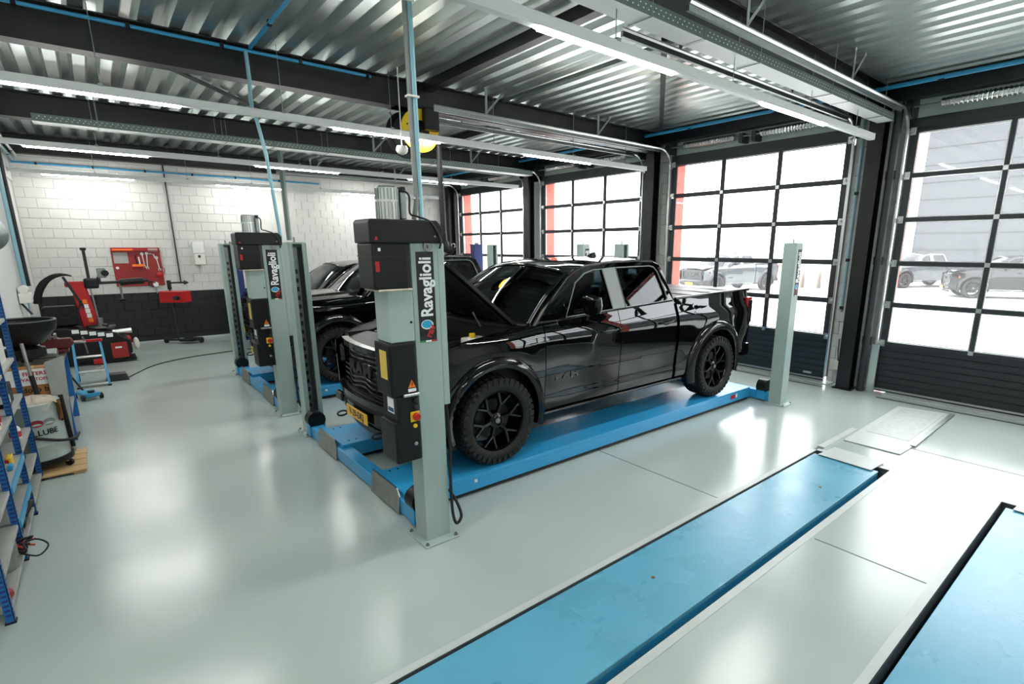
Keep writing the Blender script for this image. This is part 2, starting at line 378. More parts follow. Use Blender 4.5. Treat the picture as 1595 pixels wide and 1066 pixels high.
# ---- overhead doors ----
ZR = [.77, 1.355, 1.965, 2.585, 3.19, 3.78]
X0 = 9.07
names = ['glazed overhead door at the far corner', 'glazed overhead door behind the second lift', 'glazed overhead door behind the bed of the black pickup', 'glazed overhead door beside the floor lift pits', 'glazed overhead door next to the one beside the pits, outside the view']
def overhead(k, y0, y1, lb):
    d = thing('door_%d' % k, lb, 'door', (X0, 0, 0), kind='structure'); w3 = (y1-y0)/3
    for j in range(7):   # ribbed insulated bottom section as stacked boards
        za = .06+j*.1; MB().box(.004, y0-.05, za+.004, .046, y1+.05, za+.097).build('panel_board', M['door_panel'], d, bevel=.006)
    MB().box(.012, y0-.05, .03, .04, y1+.05, .765).build('panel_core', M['black_steel'], d)
    MB().box(-.004, y0-.05, .035, .05, y1+.05, .062).build('bottom_profile', M['alu'], d)
    MB().box(.005, y0-.05, .0145, .045, y1+.05, .035).build('rubber_seal', M['rubber'], d)
    for i, z in enumerate(ZR):
        hh = .03 if 0 < i < 5 else .022
        MB().box(0, y0-.05, z-hh, .05, y1+.05, z+hh).build('rail', M['dark_frame'], d, bevel=.004)
    for j in range(4):
        y = y0+w3*j; hw = .028 if 0 < j < 3 else .05; yy = y-.02 if j == 0 else y+.02 if j == 3 else y
        MB().box(.002, yy-hw, ZR[0], .048, yy+hw, ZR[-1]).build('stile', M['dark_frame'], d, bevel=.003)
    for i in range(5):
        for j in range(3):
            ya, yb, za, zb = y0+w3*j+.028, y0+w3*(j+1)-.028, ZR[i]+.028, ZR[i+1]-.028
            p = MB().box(.024, ya, za, .03, yb, zb).build('pane', M['pane'], d)
            b = MB()
            for q in ((ya, za, yb, za+.012), (ya, zb-.012, yb, zb), (ya, za+.012, ya+.012, zb-.012), (yb-.012, za+.012, yb, zb-.012)): b.box(.008, q[0], q[1], .022, q[2], q[3])
            b.build('glazing_bead', M['alu'] if k == 4 else M['dark_frame'], p)
    hme = None
    for i in range(6):
        z = ZR[i]
        for j in range(4):
            y = y0+w3*j; edge = j in (0, 3)
            if edge:
                s = -1 if j == 0 else 1
                b = MB(); b.box(-.02, y-.035+s*.03, z-.05, .0, y+.035+s*.03, z+.05); b.box(-.05, y+s*.03-.02, z-.02, -.012, y+s*.03+.05*s+.01, z+.03); b.cyl((-.035, y+s*.04, z+.004), (-.035, y+s*.1, z+.004), .024, 10)
                b.build('roller_bracket', M['alu'], d)
            elif i < 5: MB().box(-.012, y-.03, z-.03, .0, y+.03, z+.03).build('hinge', M['alu'], d, bevel=.003)
    for s, y in ((-1, y0-.09), (1, y1+.09)):
        r = .34; zt = 4.055
        path = [(-.05, y, .1), (-.05, y, zt-r)]+[(-.05-r+r*math.cos(R(a)), y, zt-r+r*math.sin(R(a))) for a in range(12, 90, 13)]+[(-.05-r, y, zt), (-5.25, y, zt)]
        b = MB(); p2 = [Vector(p) for p in path]
        for a, c in zip(p2, p2[1:]):
            b.bar(a, c, .055, .014, up=(0, 1, 0)) if False else b.tube([a, c], .022, 6)
        b.build('track', M['alu'], d, smooth=40)
        MB().box(-.02, y-.03*0-.03, .1, .0, y+.03, 3.7).build('track_angle', M['galv_dull'], d)
        MB().bar((-.4, y+s*.01, zt-.045), (-5.25, y+s*.01, zt-.045), .03, .045).build('track_rail', M['galv_dull'], d)
        for xh in (-2.1, -4.4):
            MB().box(xh-.02, y-.004, zt+.02, xh+.02, y+.004, 4.42).build('track_hanger', M['galv_dull'], d); MB().bar((xh, y, zt+.03), (xh+.3, y, 4.40), .03, .006, up=(0,1,0)).build('hanger_brace', M['galv_dull'], d)
    MB().box(-.012, y0+.14, .10, -.002, y0+.28, .135).build('bottom_bracket', M['alu'], d)
    MB().cyl((-.16, y0-.1, 4.07), (-.16, y1+.1, 4.07), .014, 8).build('shaft', M['galv_dull'], d)
    for ya, yb in ((y0+.3, y0+1.35), (y1-1.35, y1-.3)):
        b = MB()
        pts = [(-.16+.05*math.cos(t*.9), ya+(yb-ya)*t/150, 4.07+.05*math.sin(t*.9)) for t in range(151)]
        b.tube(pts, .011, 5); b.cyl((-.16, ya, 4.07), (-.16, yb, 4.07), .046, 12); b.build('spring', M['alu'], d, smooth=50)
    for y in (y0-.07, y1+.07):
        b = MB(); b.lathe([(.02, -.03), (.085, -.03), (.085, .03), (.02, .03)], 14, Matrix.Translation((-.16, y, 4.07)) @ Matrix.Rotation(R(90), 4, 'X')); b.box(-.20, y-.05, 3.95, .04, y-.04, 4.3)
        b.build('cable_drum', M['dark_frame'], d)
    for y in ((y0+y1)/2-.12, (y0+y1)/2+.12): MB().box(-.19, y-.035, 3.97, .03, y+.035, 4.12).build('spring_bracket', M['dark_frame'], d)
    return d
for k, ((a, b), lb) in enumerate(zip(DOORS, names)): overhead(k+1, a, b, lb)
# ---- outdoors ----
g = MB().box(9.5, -90, -.5, 160, 120, -.02).build('ground', M['asphalt']); tag(g, 'pale concrete yard outside the doors', 'ground', kind='structure')
b = thing('office_building', 'long grey clad building across the yard seen through the near door', 'building', (46, 13.0, -.02))
MB().box(0, -60, 0, 14, 0, 11).build('wall', M['facade'], b)
for i in range(9): MB().box(-.06, -60, .9+i*1.15, .01, -.0, .93+i*1.15).build('cladding_seam', M['facade'], b)
MB().box(-.2, -60.2, 11, 14.2, .2, 11.3).build('roof', M['facade'], b)
# ================= suspended services =================
# LED batten rows; the one beside the camera is unseen, added for its light
SEG = [(-.52, .92, 1), (.92, 2.45, 0), (2.45, 3.90, 1), (3.90, 5.36, 0), (5.36, 6.80, 1), (6.80, 8.27, 0)]
for y, lb in ((-1.0, 'unseen white light batten row added overhead beside the camera'), (3.0, 'white light batten row hanging beside the cable tray above the floor lift'), (6.9, 'white light batten row hanging in front of the hose reel beam'), (10.9, 'white light batten row over the second truck'), (14.8, 'white light batten row washing the block wall')):
    t = thing('light_batten', lb, 'light', (0, y, 3.58), group='hanging light rows')
    MB().box(-1.0, -.034, .030, 8.27, .034, .105).build('trunking', M['white_enamel'], t, bevel=.006)
    MB().box(8.27, -.036, .028, 8.275, .036, .108).build('end_cap', M['white_pl'], t)
    for a, c, on in SEG:
        if on:
            MB().box(a, -.022, .004, c, .022, .022).build('diffuser', M['led'], t, bevel=.008)
            MB().box(a-.01, -.037, .022, c+.01, .037, .034).build('housing', M['white_enamel'], t)
        else: MB().box(a+.01, -.030, .022, c-.01, .030, .030).build('cover', M['white_enamel'], t)
    for x in (.3, 1.9, 3.2, 4.8, 6.4, 7.7):
        MB().cyl((x, 0, .105), (x, 0, .318 if y == 3.0 else .80), .004, 5).build('chain', M['galv_dull'], t)
        MB().box(x-.02, -.036, .095, x+.02, .036, .12).build('clip', M['galv_dull'], t)
# cable trays
def tray(y0, y1, z, x0, x1, lb):
    t = thing('cable_tray', lb, 'cable tray', (0, 0, z), group='cable trays under the roof')
    L = 3.0; x = x0
    while x < x1-.01:
        e = min(x+L, x1)
        MB().box(x+.004, y0, 0, e-.004, y1, .004).build('tray_bottom', M['white_enamel'], t)
        for y in (y0, y1-.004): MB().box(x+.004, y, .004, e-.004, y+.004, .10).build('tray_side', M['perf'], t)
        MB().box(e-.02, y0-.005, -.003, e+.02, y1+.005, .0).build('joint_plate', M['galv_dull'], t)
        # dots of perforation along the near side
        b = MB()
        k = x+.05
        while k < e-.05: b.box(k, y0-.0015, .035, k+.014, y0-.0003, .043); b.box(k+.025, y0-.0015, .065, k+.039, y0-.0003, .073); k += .06
        b.build('perforation', M['letter'], t, kind='stuff')
        x = e
    x = x0+.7
    while x < x1-.2:
        MB().box(x-.006, y0-.03, -.008, x+.006, y1+.03, -.003).build('crossbar', M['galv_dull'], t)
        for y in (y0-.02, y1+.02): MB().cyl((x, y, -.005), (x, y, ZC-z), .0035, 5).build('hanger_rod', M['galv_dull'], t)
        x += 1.6
tray(2.93, 3.13, 3.90, 1.2, 8.75, 'wide white cable tray hanging beside the near roof beam')
tray(10.35, 10.62, 3.86, -.35, 8.3, 'grey-sided cable tray running above the second truck')
# hose reel under the roof beam
t = thing('hose_reel', 'black and yellow exhaust hose reel hanging from the roof beam', 'hose reel', (3.66, 7.0, 3.74))
RX = Matrix.Rotation(R(-90), 4, 'X')
MB().lathe([(.03, -.008), (.25, -.008), (.275, .0), (.275, .012), (.03, .012)], 40, RX).build('yellow_flange', M['yellow'], t, smooth=30)
MB().lathe([(.10, -.02), (.13, -.012), (.13, -.008), (.02, -.008)], 24, RX).build('hub', M['plastic'], t, smooth=30)
MB().lathe([(.17, .012), (.17, .40)], 32, RX).build('drum', M['plastic'], t, smooth=30)
MB().lathe([(.03, .40), (.30, .40), (.31, .41), (.31, .42), (.03, .42)], 40, RX).build('back_flange', M['black_steel'], t, smooth=30)
wnd = MB(); wnd.tube([(.215*math.cos(a*.35), .03+.35*a/110, .215*math.sin(a*.35)) for a in range(111)], .034, 8); wnd.build('wound_hose', M['rubber'], t, smooth=60)
MB().box(.02, -.11, .0, .24, -.02, .29).build('motor_housing', M['plastic'], t, bevel=.02, seg=2)
MB().box(-.28, .1, .29, .28, .36, .305).build('bracket', M['black_steel'], t); MB().bar((-.22, .46, .28), (-.04, .46, .0), .03, .03).build('strut', M['galv_dull'], t); MB().bar((.22, .46, .28), (.04, .46, .0), .03, .03).build('strut', M['galv_dull'], t)
for a in range(6): MB().lathe([(.012, -.014), (.012, -.008)], 8, RX @ Matrix.Translation((.2*math.cos(a*1.047+.3), .2*math.sin(a*1.047+.3), 0))).build('bolt', M['black_steel'], t)
hp = spline([(.22, .1, .1), (.31, .1, -.05), (.325, .1, -.35), (.335, .1, -.9), (.345, .1, -1.36)], 22)
MB().tube(hp, [.036+.004*(i % 2) for i in range(len(hp))], 10).build('hanging_hose', M['rubber'], t, smooth=60)
MB().tube([(.345, .1, -1.36), (.35, .1, -1.48)], .045, 12).build('hose_collar', M['plastic'], t, smooth=30)
MB().tube([(.35, .1, -1.46), (.36, .09, -1.56), (.42, .07, -1.60), (.47, .05, -1.54)], [.06, .07, .06, .045], 12).build('exhaust_nozzle', M['rubber'], t, smooth=50)
MB().tube([(.47+.03*math.cos(a), .05, -1.52+.03*math.sin(a)) for a in [k*PI/6 for k in range(12)]], .007, 6, closed=True).build('nozzle_clamp', M['alu'], t, smooth=50)
t = thing('pull_switch', 'small white pull switch dangling in front of the hose reel', 'switch', (3.28, 6.8, 3.42))
MB().lathe([(.015, .06), (.06, .055), (.075, .03), (.075, .0), (.06, -.03), (.02, -.05)], 20).build('body', M['white_pl'], t, smooth=40); MB().cyl((0, 0, .055), (0, 0, .985), .007, 6).build('cord', M['white_pl'], t)
# compressed-air pipes
def pipe(name, pts, r, m, lb, n=10, cat='pipe', brackets=()):
    t = thing(name, lb, cat)
    MB().tube(pts, r, n).build('pipe_run', m, t, smooth=50)
    for p in brackets: MB().box(p[0]-.018, p[1]-r-.006, p[2]-r-.006, p[0]+.018, p[1]+r+.006, p[2]+r+.006).build('pipe_clip', M['plastic'], t)
    return t
pipe('air_pipe', [(XL+.02, 7.08, 4.31), (3.05, 7.08, 4.31)], .018, M['blue_pipe'], 'blue air pipe running along the hose reel beam', brackets=[(x, 7.08, 4.31) for x in (-.2, .6, 1.4, 2.2, 3.0)])
pipe('air_pipe', [(1.67, 7.05, 4.34), (1.67, -1.2, 4.34)], .02, M['blue_pipe'], 'blue air pipe crossing the roof deck toward the camera', brackets=[(1.67, y, 4.34) for y in (6.2, 5.0, 4.2)])
pipe('air_pipe', [(8.62, -1.2, 4.31), (8.62, 15.3, 4.31)], .028, M['blue_pipe'], 'blue air pipe under the deck along the door wall', brackets=[(8.62, y, 4.31) for y in (1.2, 2.4, 4.6, 6.2, 8.6, 10.3)])
pipe('air_pipe', [(XL+.06, YB-.08, 3.87), (5.0, YB-.08, 3.87)], .02, M['blue_pipe'], 'blue air pipe along the block wall', brackets=[(x, YB-.08, 3.87) for x in (-.6, .3, 1.2, 2.1, 3.0, 4)])
pipe('air_drop_pipe', [(1.62, 7.04, 4.29), (1.63, 7.06, 4.0), (1.66, 7.24, 3.88), (1.70, 7.40, 3.75), (1.74, 7.42, 3.68), (1.80, 7.42, 3.3), (1.86, 7.42, 2.3)], .021, M['pale_pipe'], 'pale blue supply pipe dropping to the second lift')
t = pipe('air_drop_pipe', [(1.755, 3.42, 4.38), (1.755, 3.41, 3.0), (1.75, 3.40, 2.36), (1.755, 3.335, 2.27)], .017, M['pale_pipe'], 'pale blue supply pipe dropping to the front lift')
MB().tube([(1.727, 3.43, 4.38), (1.727, 3.42, 3.0), (1.722, 3.40, 2.5), (1.70, 3.405, 2.38)], .017, 10).build('cable_conduit', M['trim_grey'], t, smooth=50)
for z in (2.52, 3.15, 3.7): MB().box(1.70, 3.39, z-.006, 1.78, 3.44, z+.006).build('pipe_tie', M['white_pl'], t)
pipe('drain_pipe', [(8.93, 2.93, 0), (8.93, 2.93, 3.95), (8.90, 2.93, 4.2), (8.85, 2.93, 4.4)], .055, M['dark_frame'], 'grey rainwater downpipe beside the near door', 14, brackets=[(8.93, 2.93, z) for z in (.8, 2.0, 3.2)])
pipe('air_drop_pipe', [(9.1, 3.42, 4.3), (9.1, 3.42, 1.2)], .018, M['pale_pipe'], 'thin blue pipe down the pier between the near doors', brackets=[(9.1, 3.42, z) for z in (1.25, 2.0, 3.0)])
pipe('air_drop_pipe', [(8.95, 7.42, 4.3), (8.95, 7.42, 1.4)], .018, M['blue_pipe'], 'thin blue pipe beside the column behind the truck cab')
pipe('wall_conduit', [(1.55, YB-.03, 4.3), (1.55, YB-.03, 1.35)], .014, M['black_steel'], 'thin dark conduit down the block wall above the lamp tester')
pipe('flue_pipe', [(3.43, 13.0, 4.4), (3.43, 13.0, 2.35)], .055, M['perf'], 'dark square duct hanging behind the second lift', 4)
pipe('wall_pipe', [(XL+.05, 13.7, 4.3), (XL+.05, 13.7, 1.5)], .035, M['black_steel'], 'black pipe down the side wall in the corner', brackets=[(XL+.05, 13.7, 2.4), (XL+.05, 13.7, 3.3)])
for i, (y, lb) in enumerate(((13.1, 'pale blue pipe on the side wall next to the black pipe'), (12.85, 'pale blue pipe on the side wall, nearer the shelving'))):
    pipe('wall_pipe', [(XL+.05, y, 4.0), (XL+.05, y, 1.45)], .022, M['pale_pipe'], lb)
for x, z, m, lb in ((XL+.10, 3.92, 'pale_pipe', 'pale blue pipe running high along the side wall'), (XL+.16, 3.99, 'white_pl', 'cream conduit running high along the side wall'), (XL+.06, 4.06, 'black_steel', 'black cable bundle running high along the side wall')):
    pipe('wall_pipe', [(x, 4, z), (x, YB-.08, z)], .022, M[m], lb, brackets=[(x, y, z) for y in (9, 11, 13, 14.6)])
# ================= four-post lifts =================
YC = 4.98
XF, XB = 1.63, 7.17
def ucol(b, x0, x1, y0, y1, open_s, z0=.012, z1=2.25, t=.014):
    """channel post: closed on three sides, open toward open_s (+1 or -1 in y) with short lips"""
    ya, yb = (y0, y1) if open_s > 0 else (y1, y0)          # ya closed face, yb open face
    s = 1 if open_s > 0 else -1
    lo = lambda a, c: (min(a, c), max(a, c))
    p, q = lo(ya, ya+s*t); b.box(x0, p, z0, x1, q, z1)
    p, q = lo(ya+s*t, yb); b.box(x0, p, z0, x0+t, q, z1); b.box(x1-t, p, z0, x1, q, z1)
    p, q = lo(yb-s*t, yb); b.box(x0+t, p, z0, x0+.05, q, z1); b.box(x1-.05, p, z0, x1-t, q, z1)
    return b
def sign(parent, x0, x1, yf, z0, z1, big=True):
    s = MB().box(x0, yf-.003, z0, x1, yf, z1).build('sign', M['sign_black'], parent)
    w, h = x1-x0, z1-z0
    me = text_mesh('Ravaglioli', w*.98, fat=.0034, ext=.0006, align='LEFT')
    L = max(v.co.x for v in me.vertices)-min(v.co.x for v in me.vertices); k = h*.66/L
    put(me, Matrix.Diagonal((k, min(1.12, k*1.15), 1, 1))); put(me, frame((x0+w*.52, yf-.004, z0+h*.27), (0,0,1), (-1,0,0)))
    obj('lettering', me, M['letter'], s)
    zc, xc = z0+h*.15, x0+w*.5
    def blob(cx, cz, rx, rz, off): return MB().prism([(cx+rx*math.cos(k*PI/10), cz+rz*math.sin(k*PI/10)) for k in range(20)], lambda u, v, t: Vector((u, t, v)), yf-.0035-off, yf-.003-off)
    blob(xc-.005, zc+.02, w*.36, h*.055, 0).build('emblem_outline', M['letter'], s); blob(xc-.007, zc+.022, w*.30, h*.045, .0006).build('emblem', M['cyan'], s)
    me = text_mesh('rav', w*.55, fat=.003, ext=.0005); put(me, frame((xc+w*.14, yf-.0052, zc-.028), (.5,0,1), (-1,0,.5))); obj('emblem_script', me, M['red'], s)
    for i, c in enumerate(('green', 'letter', 'red')): MB().box(x0+w*i/3, yf-.0032, z0-.012, x0+w*(i+1)/3, yf, z0).build('tricolour_band', M[c], s)
def make_lift(label):
    L = thing('four_post_lift', label, 'car lift', (0, YC, 0), group='four-post car lifts')
    cols = [(XF, XF+.2, -1.635, -1.455, 1, True), (XF+.04, XF+.24, 1.45, 1.64, -1, False), (XB, XB+.18, -1.635, -1.455, 1, True), (XB, XB+.18, 1.45, 1.64, -1, False)]
    for x0, x1, y0, y1, op, sg in cols:
        c = ucol(MB(), x0, x1, y0, y1, op).build('post', M['lift_grey'], L, bevel=.003)
        MB().box(x0-.05, y0-.08, 0, x1+.04, y1+.06, .014).build('base_plate', M['lift_grey'], c, bevel=.004)
        for bx in (x0-.025, x1+.018):
            for by in (y0-.055, y1+.035): MB().lathe([(.016, .014), (.016, .024), (.008, .024), (.008, .036)], 8, Matrix.Translation((bx, by, 0))).build('anchor_bolt', M['steel'], c)
        yi = (y0+.03) if op > 0 else (y1-.03); s = 1 if op > 0 else -1
        b = MB(); b.box(x0+.016, min(yi, yi-s*.012), .05, x1-.016, max(yi, yi-s*.012), 2.2); b.build('channel_lining', M['lift_inner'], c)
        b = MB(); xm = (x0+x1)/2          # safety ladder strip with slots
        b.plate([(xm-.03, .12), (xm+.03, .12), (xm+.03, 2.2), (xm-.03, 2.2)], [[(xm-.014, z), (xm+.014, z), (xm+.014, z+.05), (xm-.014, z+.05)] for z in [.2+.1*i for i in range(18)]], lambda u, v, t: Vector((u, yi+s*.03+t, v)), .006)
        b.build('safety_ladder', M['galv_dull'], c)
        MB().box(x0+.01, min(y0, y1)+.01, 2.235, x1-.01, max(y0, y1)-.01, 2.255).build('post_cap', M['lift_grey'], c)
        MB().cyl((xm, (y0+y1)/2, 2.25), (xm, (y0+y1)/2, 2.31), .011, 8).build('cable_stud', M['steel'], c)
        if sg: sign(c, x0+.035 if x0 < 3 else x0+.06, x0+.165 if x0 < 3 else x1-.012, y0, 1.56, 2.17)
    # runways
    for y0, y1 in ((-1.18, -.54), (.33, .97)):
        r = MB(); r.box(1.70, y0, .155, 7.14, y1, .19); r.box(1.70, y0, .045, 7.14, y0+.03, .155); r.box(1.70, y1-.03, .045, 7.14, y1, .155); r.box(1.72, y0+.03, .06, 7.10, y1-.03, .075)
        r = r.build('runway', M['lift_blue'], L, bevel=.004)
        MB().box(1.74, y0+.01, .018, 7.1, y1-.01, .045).build('rubber_strip', M['rubber'], r)
        sp = MB().plate([(y0+.08, .0), (y1+.02, .0), (y1+.02, .21), (y0+.14, .21), (y0+.08, .15)], [], lambda u, v, t: Vector((1.665+t-.09*(.2-v)*1.0, u, .012+v)), .012).build('wheel_stop', M['steel'], r)
        MB().cyl((1.69, y0+.06, .06), (1.69, y1+.0, .06), .016, 8).build('stop_hinge', M['black_steel'], r)
        for px, py in ((1.80, y0+.1), (1.88, y0+.1), (1.80, y1-.06), (1.88, y1-.06)): MB().lathe([(.012, 0), (.012, .003)], 10, Matrix.Translation((px, py, .19))).build('bolt', M['black_steel'], r)
    MB().box(2.35, -1.1815, .115, 2.38, -1.18, .145).build('data_sticker', M['white_pl'], L)
    MB().box(6.62, -1.1815, .09, 6.74, -1.18, .15).build('maker_sticker', M['red'], L); MB().box(6.75, -1.1815, .10, 6.79, -1.18, .15).build('maker_sticker', M['letter'], L)
    # crossbeams with carriages at both ends
    for x0, x1 in ((1.665, 1.80), (XB+.02, XB+.14)):
        cb = MB().box(x0, -1.45, .02, x1, 1.44, .152).build('crossbeam', M['lift_blue'], L, bevel=.006)
        for s in (-1, 1):
            y0 = s*1.33
            cg = MB().prism([(x0-.02, .03), (x1+.03, .03), (x1+.03, .22), (x1-.01, .29), (x0+.05, .29), (x0-.02, .2)], lambda u, v, t: Vector((u, t, v)), y0-.06, y0+.06).build('carriage', M['lift_blue'], cb, bevel=.005)
            MB().lathe([(.05, -.068), (.10, -.068), (.10, .068), (.05, .068)], 18, Matrix.Translation(((x0+x1)/2, y0, .22)) @ Matrix.Rotation(R(90), 4, 'X')).build('pulley_guard', M['plastic'], cb, smooth=35)
    # drive unit on the signed front post
    yf, yb = -1.665, -1.40
    tc = MB().prism([(1.345, 2.225), (1.865, 2.225), (1.865, 2.33), (1.825, 2.375), (1.36, 2.375), (1.345, 2.36)], lambda u, v, t: Vector((u, t, v)), yf, yb).build('top_cover', M['plastic'], L, bevel=.012, seg=2)
    MB().cyl((1.80, yf-.002, 2.27), (1.80, yf-.006, 2.27), .008, 8).build('screw', M['steel'], tc)
    MB().prism([(1.375, 2.245), (1.398, 2.245), (1.395, 2.258), (1.388, 2.268)], lambda u, v, t: Vector((u, t, v)), yf-.003, yf).build('warning_mark', M['red'], tc)
    mb = MB().box(1.355, yf+.005, 1.93, 1.60, yb-.01, 2.225).build('motor_box', M['plastic'], L, bevel=.012, seg=2)
    MB().box(1.353, yf+.004, 2.14, 1.603, yb-.009, 2.146).build('seam', M['black_steel'], mb)
    b = MB()
    for i in range(5): b.box(1.375+i*.008, yf+.002, 2.05-.02, 1.380+i*.008, yf+.005, 2.12)
    MB().box(1.372, yf+.003, 2.045, 1.398, yf+.005, 2.11).build('red_label', M['red'], mb)
    MB().box(1.395, yf+.003, 2.175, 1.412, yf+.005, 2.195).build('white_label', M['letter'], mb)
    MB().box(1.38, yf+.0, 1.915, 1.62, yb-.02, 1.93).build('foam_pad', M['rag'], mb, bevel=.006)
    mo = MB().lathe([(.072, 0), (.072, .11), (.078, .11), (.078, .125), (.07, .125), (.07, .20), (.055, .21), (0, .21)], 24, Matrix.Translation((1.53, -1.545, 2.375))).build('motor', M['alu'], L, smooth=35)
    b = MB()
    for k in range(20):
        a = k*PI/10; b.bar((1.53+.07*math.cos(a), -1.545+.07*math.sin(a), 2.38), (1.53+.07*math.cos(a), -1.545+.07*math.sin(a), 2.57), .004, .012)
    b.build('cooling_fins', M['galv_dull'], mo)
    MB().box(1.60, -1.60, 2.38, 1.64, -1.52, 2.55).build('motor_terminal', M['galv_dull'], mo, bevel=.006); MB().box(1.605, -1.60, 2.55, 1.64, -1.53, 2.585).build('gland', M['plastic'], mo, bevel=.006)
    MB().tube(spline([(1.625, -1.57, 2.57), (1.66, -1.6, 2.53), (1.655, -1.61, 2.42), (1.70, -1.62, 2.40), (1.78, -1.665, 2.36), (1.835, -1.68, 2.25), (1.83, -1.67, 2.19)], 6), .007, 6).build('motor_cable', M['rubber'], L, smooth=60)
    MB().lathe([(.035, 0), (.035, .012), (.012, .012), (.012, .03)], 14, Matrix.Translation((1.757, -1.636, 2.205)) @ Matrix.Rotation(R(90), 4, 'X')).build('cable_anchor', M['steel'], L, smooth=40)
    jb = MB().box(1.445, yf+.02, 1.565, 1.625, yb-.02, 1.93).build('junction_box', M['lift_grey'], L, bevel=.008)
    MB().cyl((1.60, yf+.021, 1.70), (1.60, yf+.017, 1.70), .009, 10).build('hole_plug', M['black_steel'], jb)
    P = lambda u, v, t: Vector((t, u, v))
    cx = MB(); cx.box(1.425, yf+.01, 1.19, 1.615, yb, 1.565); cx.box(1.455, yf+.005, .98, 1.615, yb-.01, 1.19); cx.box(1.43, yf+.01, .70, 1.625, yb, 1.0)
    cb = cx.build('control_box', M['plastic'], L, bevel=.014, seg=2)
    MB().box(1.4235, -1.60, 1.31, 1.4255, -1.49, 1.51).build('yellow_notice', M['notice'], cb)
    MB().prism([(1.545, 1.245), (1.60, 1.245), (1.5725, 1.30)], lambda u, v, t: Vector((u, t, v)), yf+.006, yf+.0095).build('warning_triangle', M['orange'], cb)
    MB().prism([(1.572, 1.285), (1.566, 1.268), (1.573, 1.27), (1.569, 1.252), (1.580, 1.274), (1.573, 1.272), (1.578, 1.285)], lambda u, v, t: Vector((u, t, v)), yf+.004, yf+.006).build('lightning_mark', M['sign_black'], cb)
    MB().box(1.543, yf+.006, 1.215, 1.602, yf+.0095, 1.238).build('white_label', M['letter'], cb)
    MB().box(1.50, yf-.012, 1.185, 1.622, yf+.01, 1.205).build('drip_rail', M['alu'], cb, bevel=.004)
    MB().box(1.453, -1.60, 1.06, 1.4555, -1.50, 1.17).build('type_label', M['letter'], cb); MB().box(1.4515, -1.595, 1.07, 1.4535, -1.51, 1.10).build('type_label_band', M['dk_blue'], cb)
    for z in (1.15, 1.10): MB().lathe([(.018, 0), (.018, .012), (.014, .018)], 14, Matrix.Translation((1.585, yf+.005, z)) @ Matrix.Rotation(R(90), 4, 'X')).build('push_button', M['black_steel'], cb, smooth=40)
    sw = MB().box(1.545, yf-.001, .995, 1.615, yf+.006, 1.07).build('switch_plate', M['yellow'], cb, bevel=.004)
    MB().lathe([(.028, 0), (.028, .02), (.022, .026), (.0, .026)], 18, Matrix.Translation((1.585, yf-.002, 1.032)) @ Matrix.Rotation(R(90), 4, 'X')).build('red_switch', M['red'], sw, smooth=40)
    MB().lathe([(.015, 0), (.015, .012), (0, .014)], 14, Matrix.Translation((1.575, yf+.005, .965)) @ Matrix.Rotation(R(90), 4, 'X')).build('yellow_button', M['yellow'], cb, smooth=40)
    MB().lathe([(.014, 0), (.014, .012), (.008, .012), (.008, .02)], 14, Matrix.Translation((1.575, yf+.01, .83)) @ Matrix.Rotation(R(90), 4, 'X')).build('key_lock', M['alu'], cb, smooth=40)
    sc_ = MB().box(1.832, -1.63, 1.06, 1.885, -1.47, 2.225).build('side_cover', M['lift_grey'], L, bevel=.004)
    MB().tube(spline([(1.86, -1.60, 1.08), (1.865, -1.63, .8), (1.845, -1.65, .5), (1.85, -1.65, .2), (1.875, -1.66, .09), (1.92, -1.66, .14), (1.905, -1.62, .25), (1.88, -1.55, .34)], 8), .012, 8).build('power_cable', M['rubber'], L, smooth=60)
    return L
lift1 = make_lift('grey and blue four-post car lift under the open-bonnet truck')
lift2 = copy_tree(lift1); lift2.location.y = YC+4.08; lift2['label'] = 'grey and blue four-post car lift under the second truck, behind the front lift'
# navy two-post lift at the back
for x, y, lb in ((2.56, 14.55, 'navy blue two-post lift column by the black wall band'), (8.5, 13.2, 'navy blue two-post lift column before the far door')):
    t = thing('two_post_lift_column', lb, 'car lift', (x, y, 0), group='navy two-post lift columns')
    b = MB(); b.box(-.14, -.1, .015, .14, -.085, 2.25); b.box(-.14, -.085, .015, -.125, .12, 2.25); b.box(.125, -.085, .015, .14, .12, 2.25); b.build('post', M['dk_blue'], t, bevel=.004)
    MB().box(-.22, -.2, 0, .22, .2, .015).build('base_plate', M['dk_blue'], t); MB().box(-.12, -.08, .6, .12, .14, 1.1).build('carriage', M['dk_blue'], t, bevel=.01)
    MB().box(-.15, -.11, 2.25, .15, .13, 2.28).build('post_cap', M['dk_blue'], t); MB().box(-.05, -.05, 2.28, .05, .05, 2.33).build('pulley_head', M['steel'], t, bevel=.01)
    MB().bar((.0, .1, .66), (.0, .9 if y < 14 else -.9, .12), .1, .08).build('lift_arm', M['dk_blue'], t)
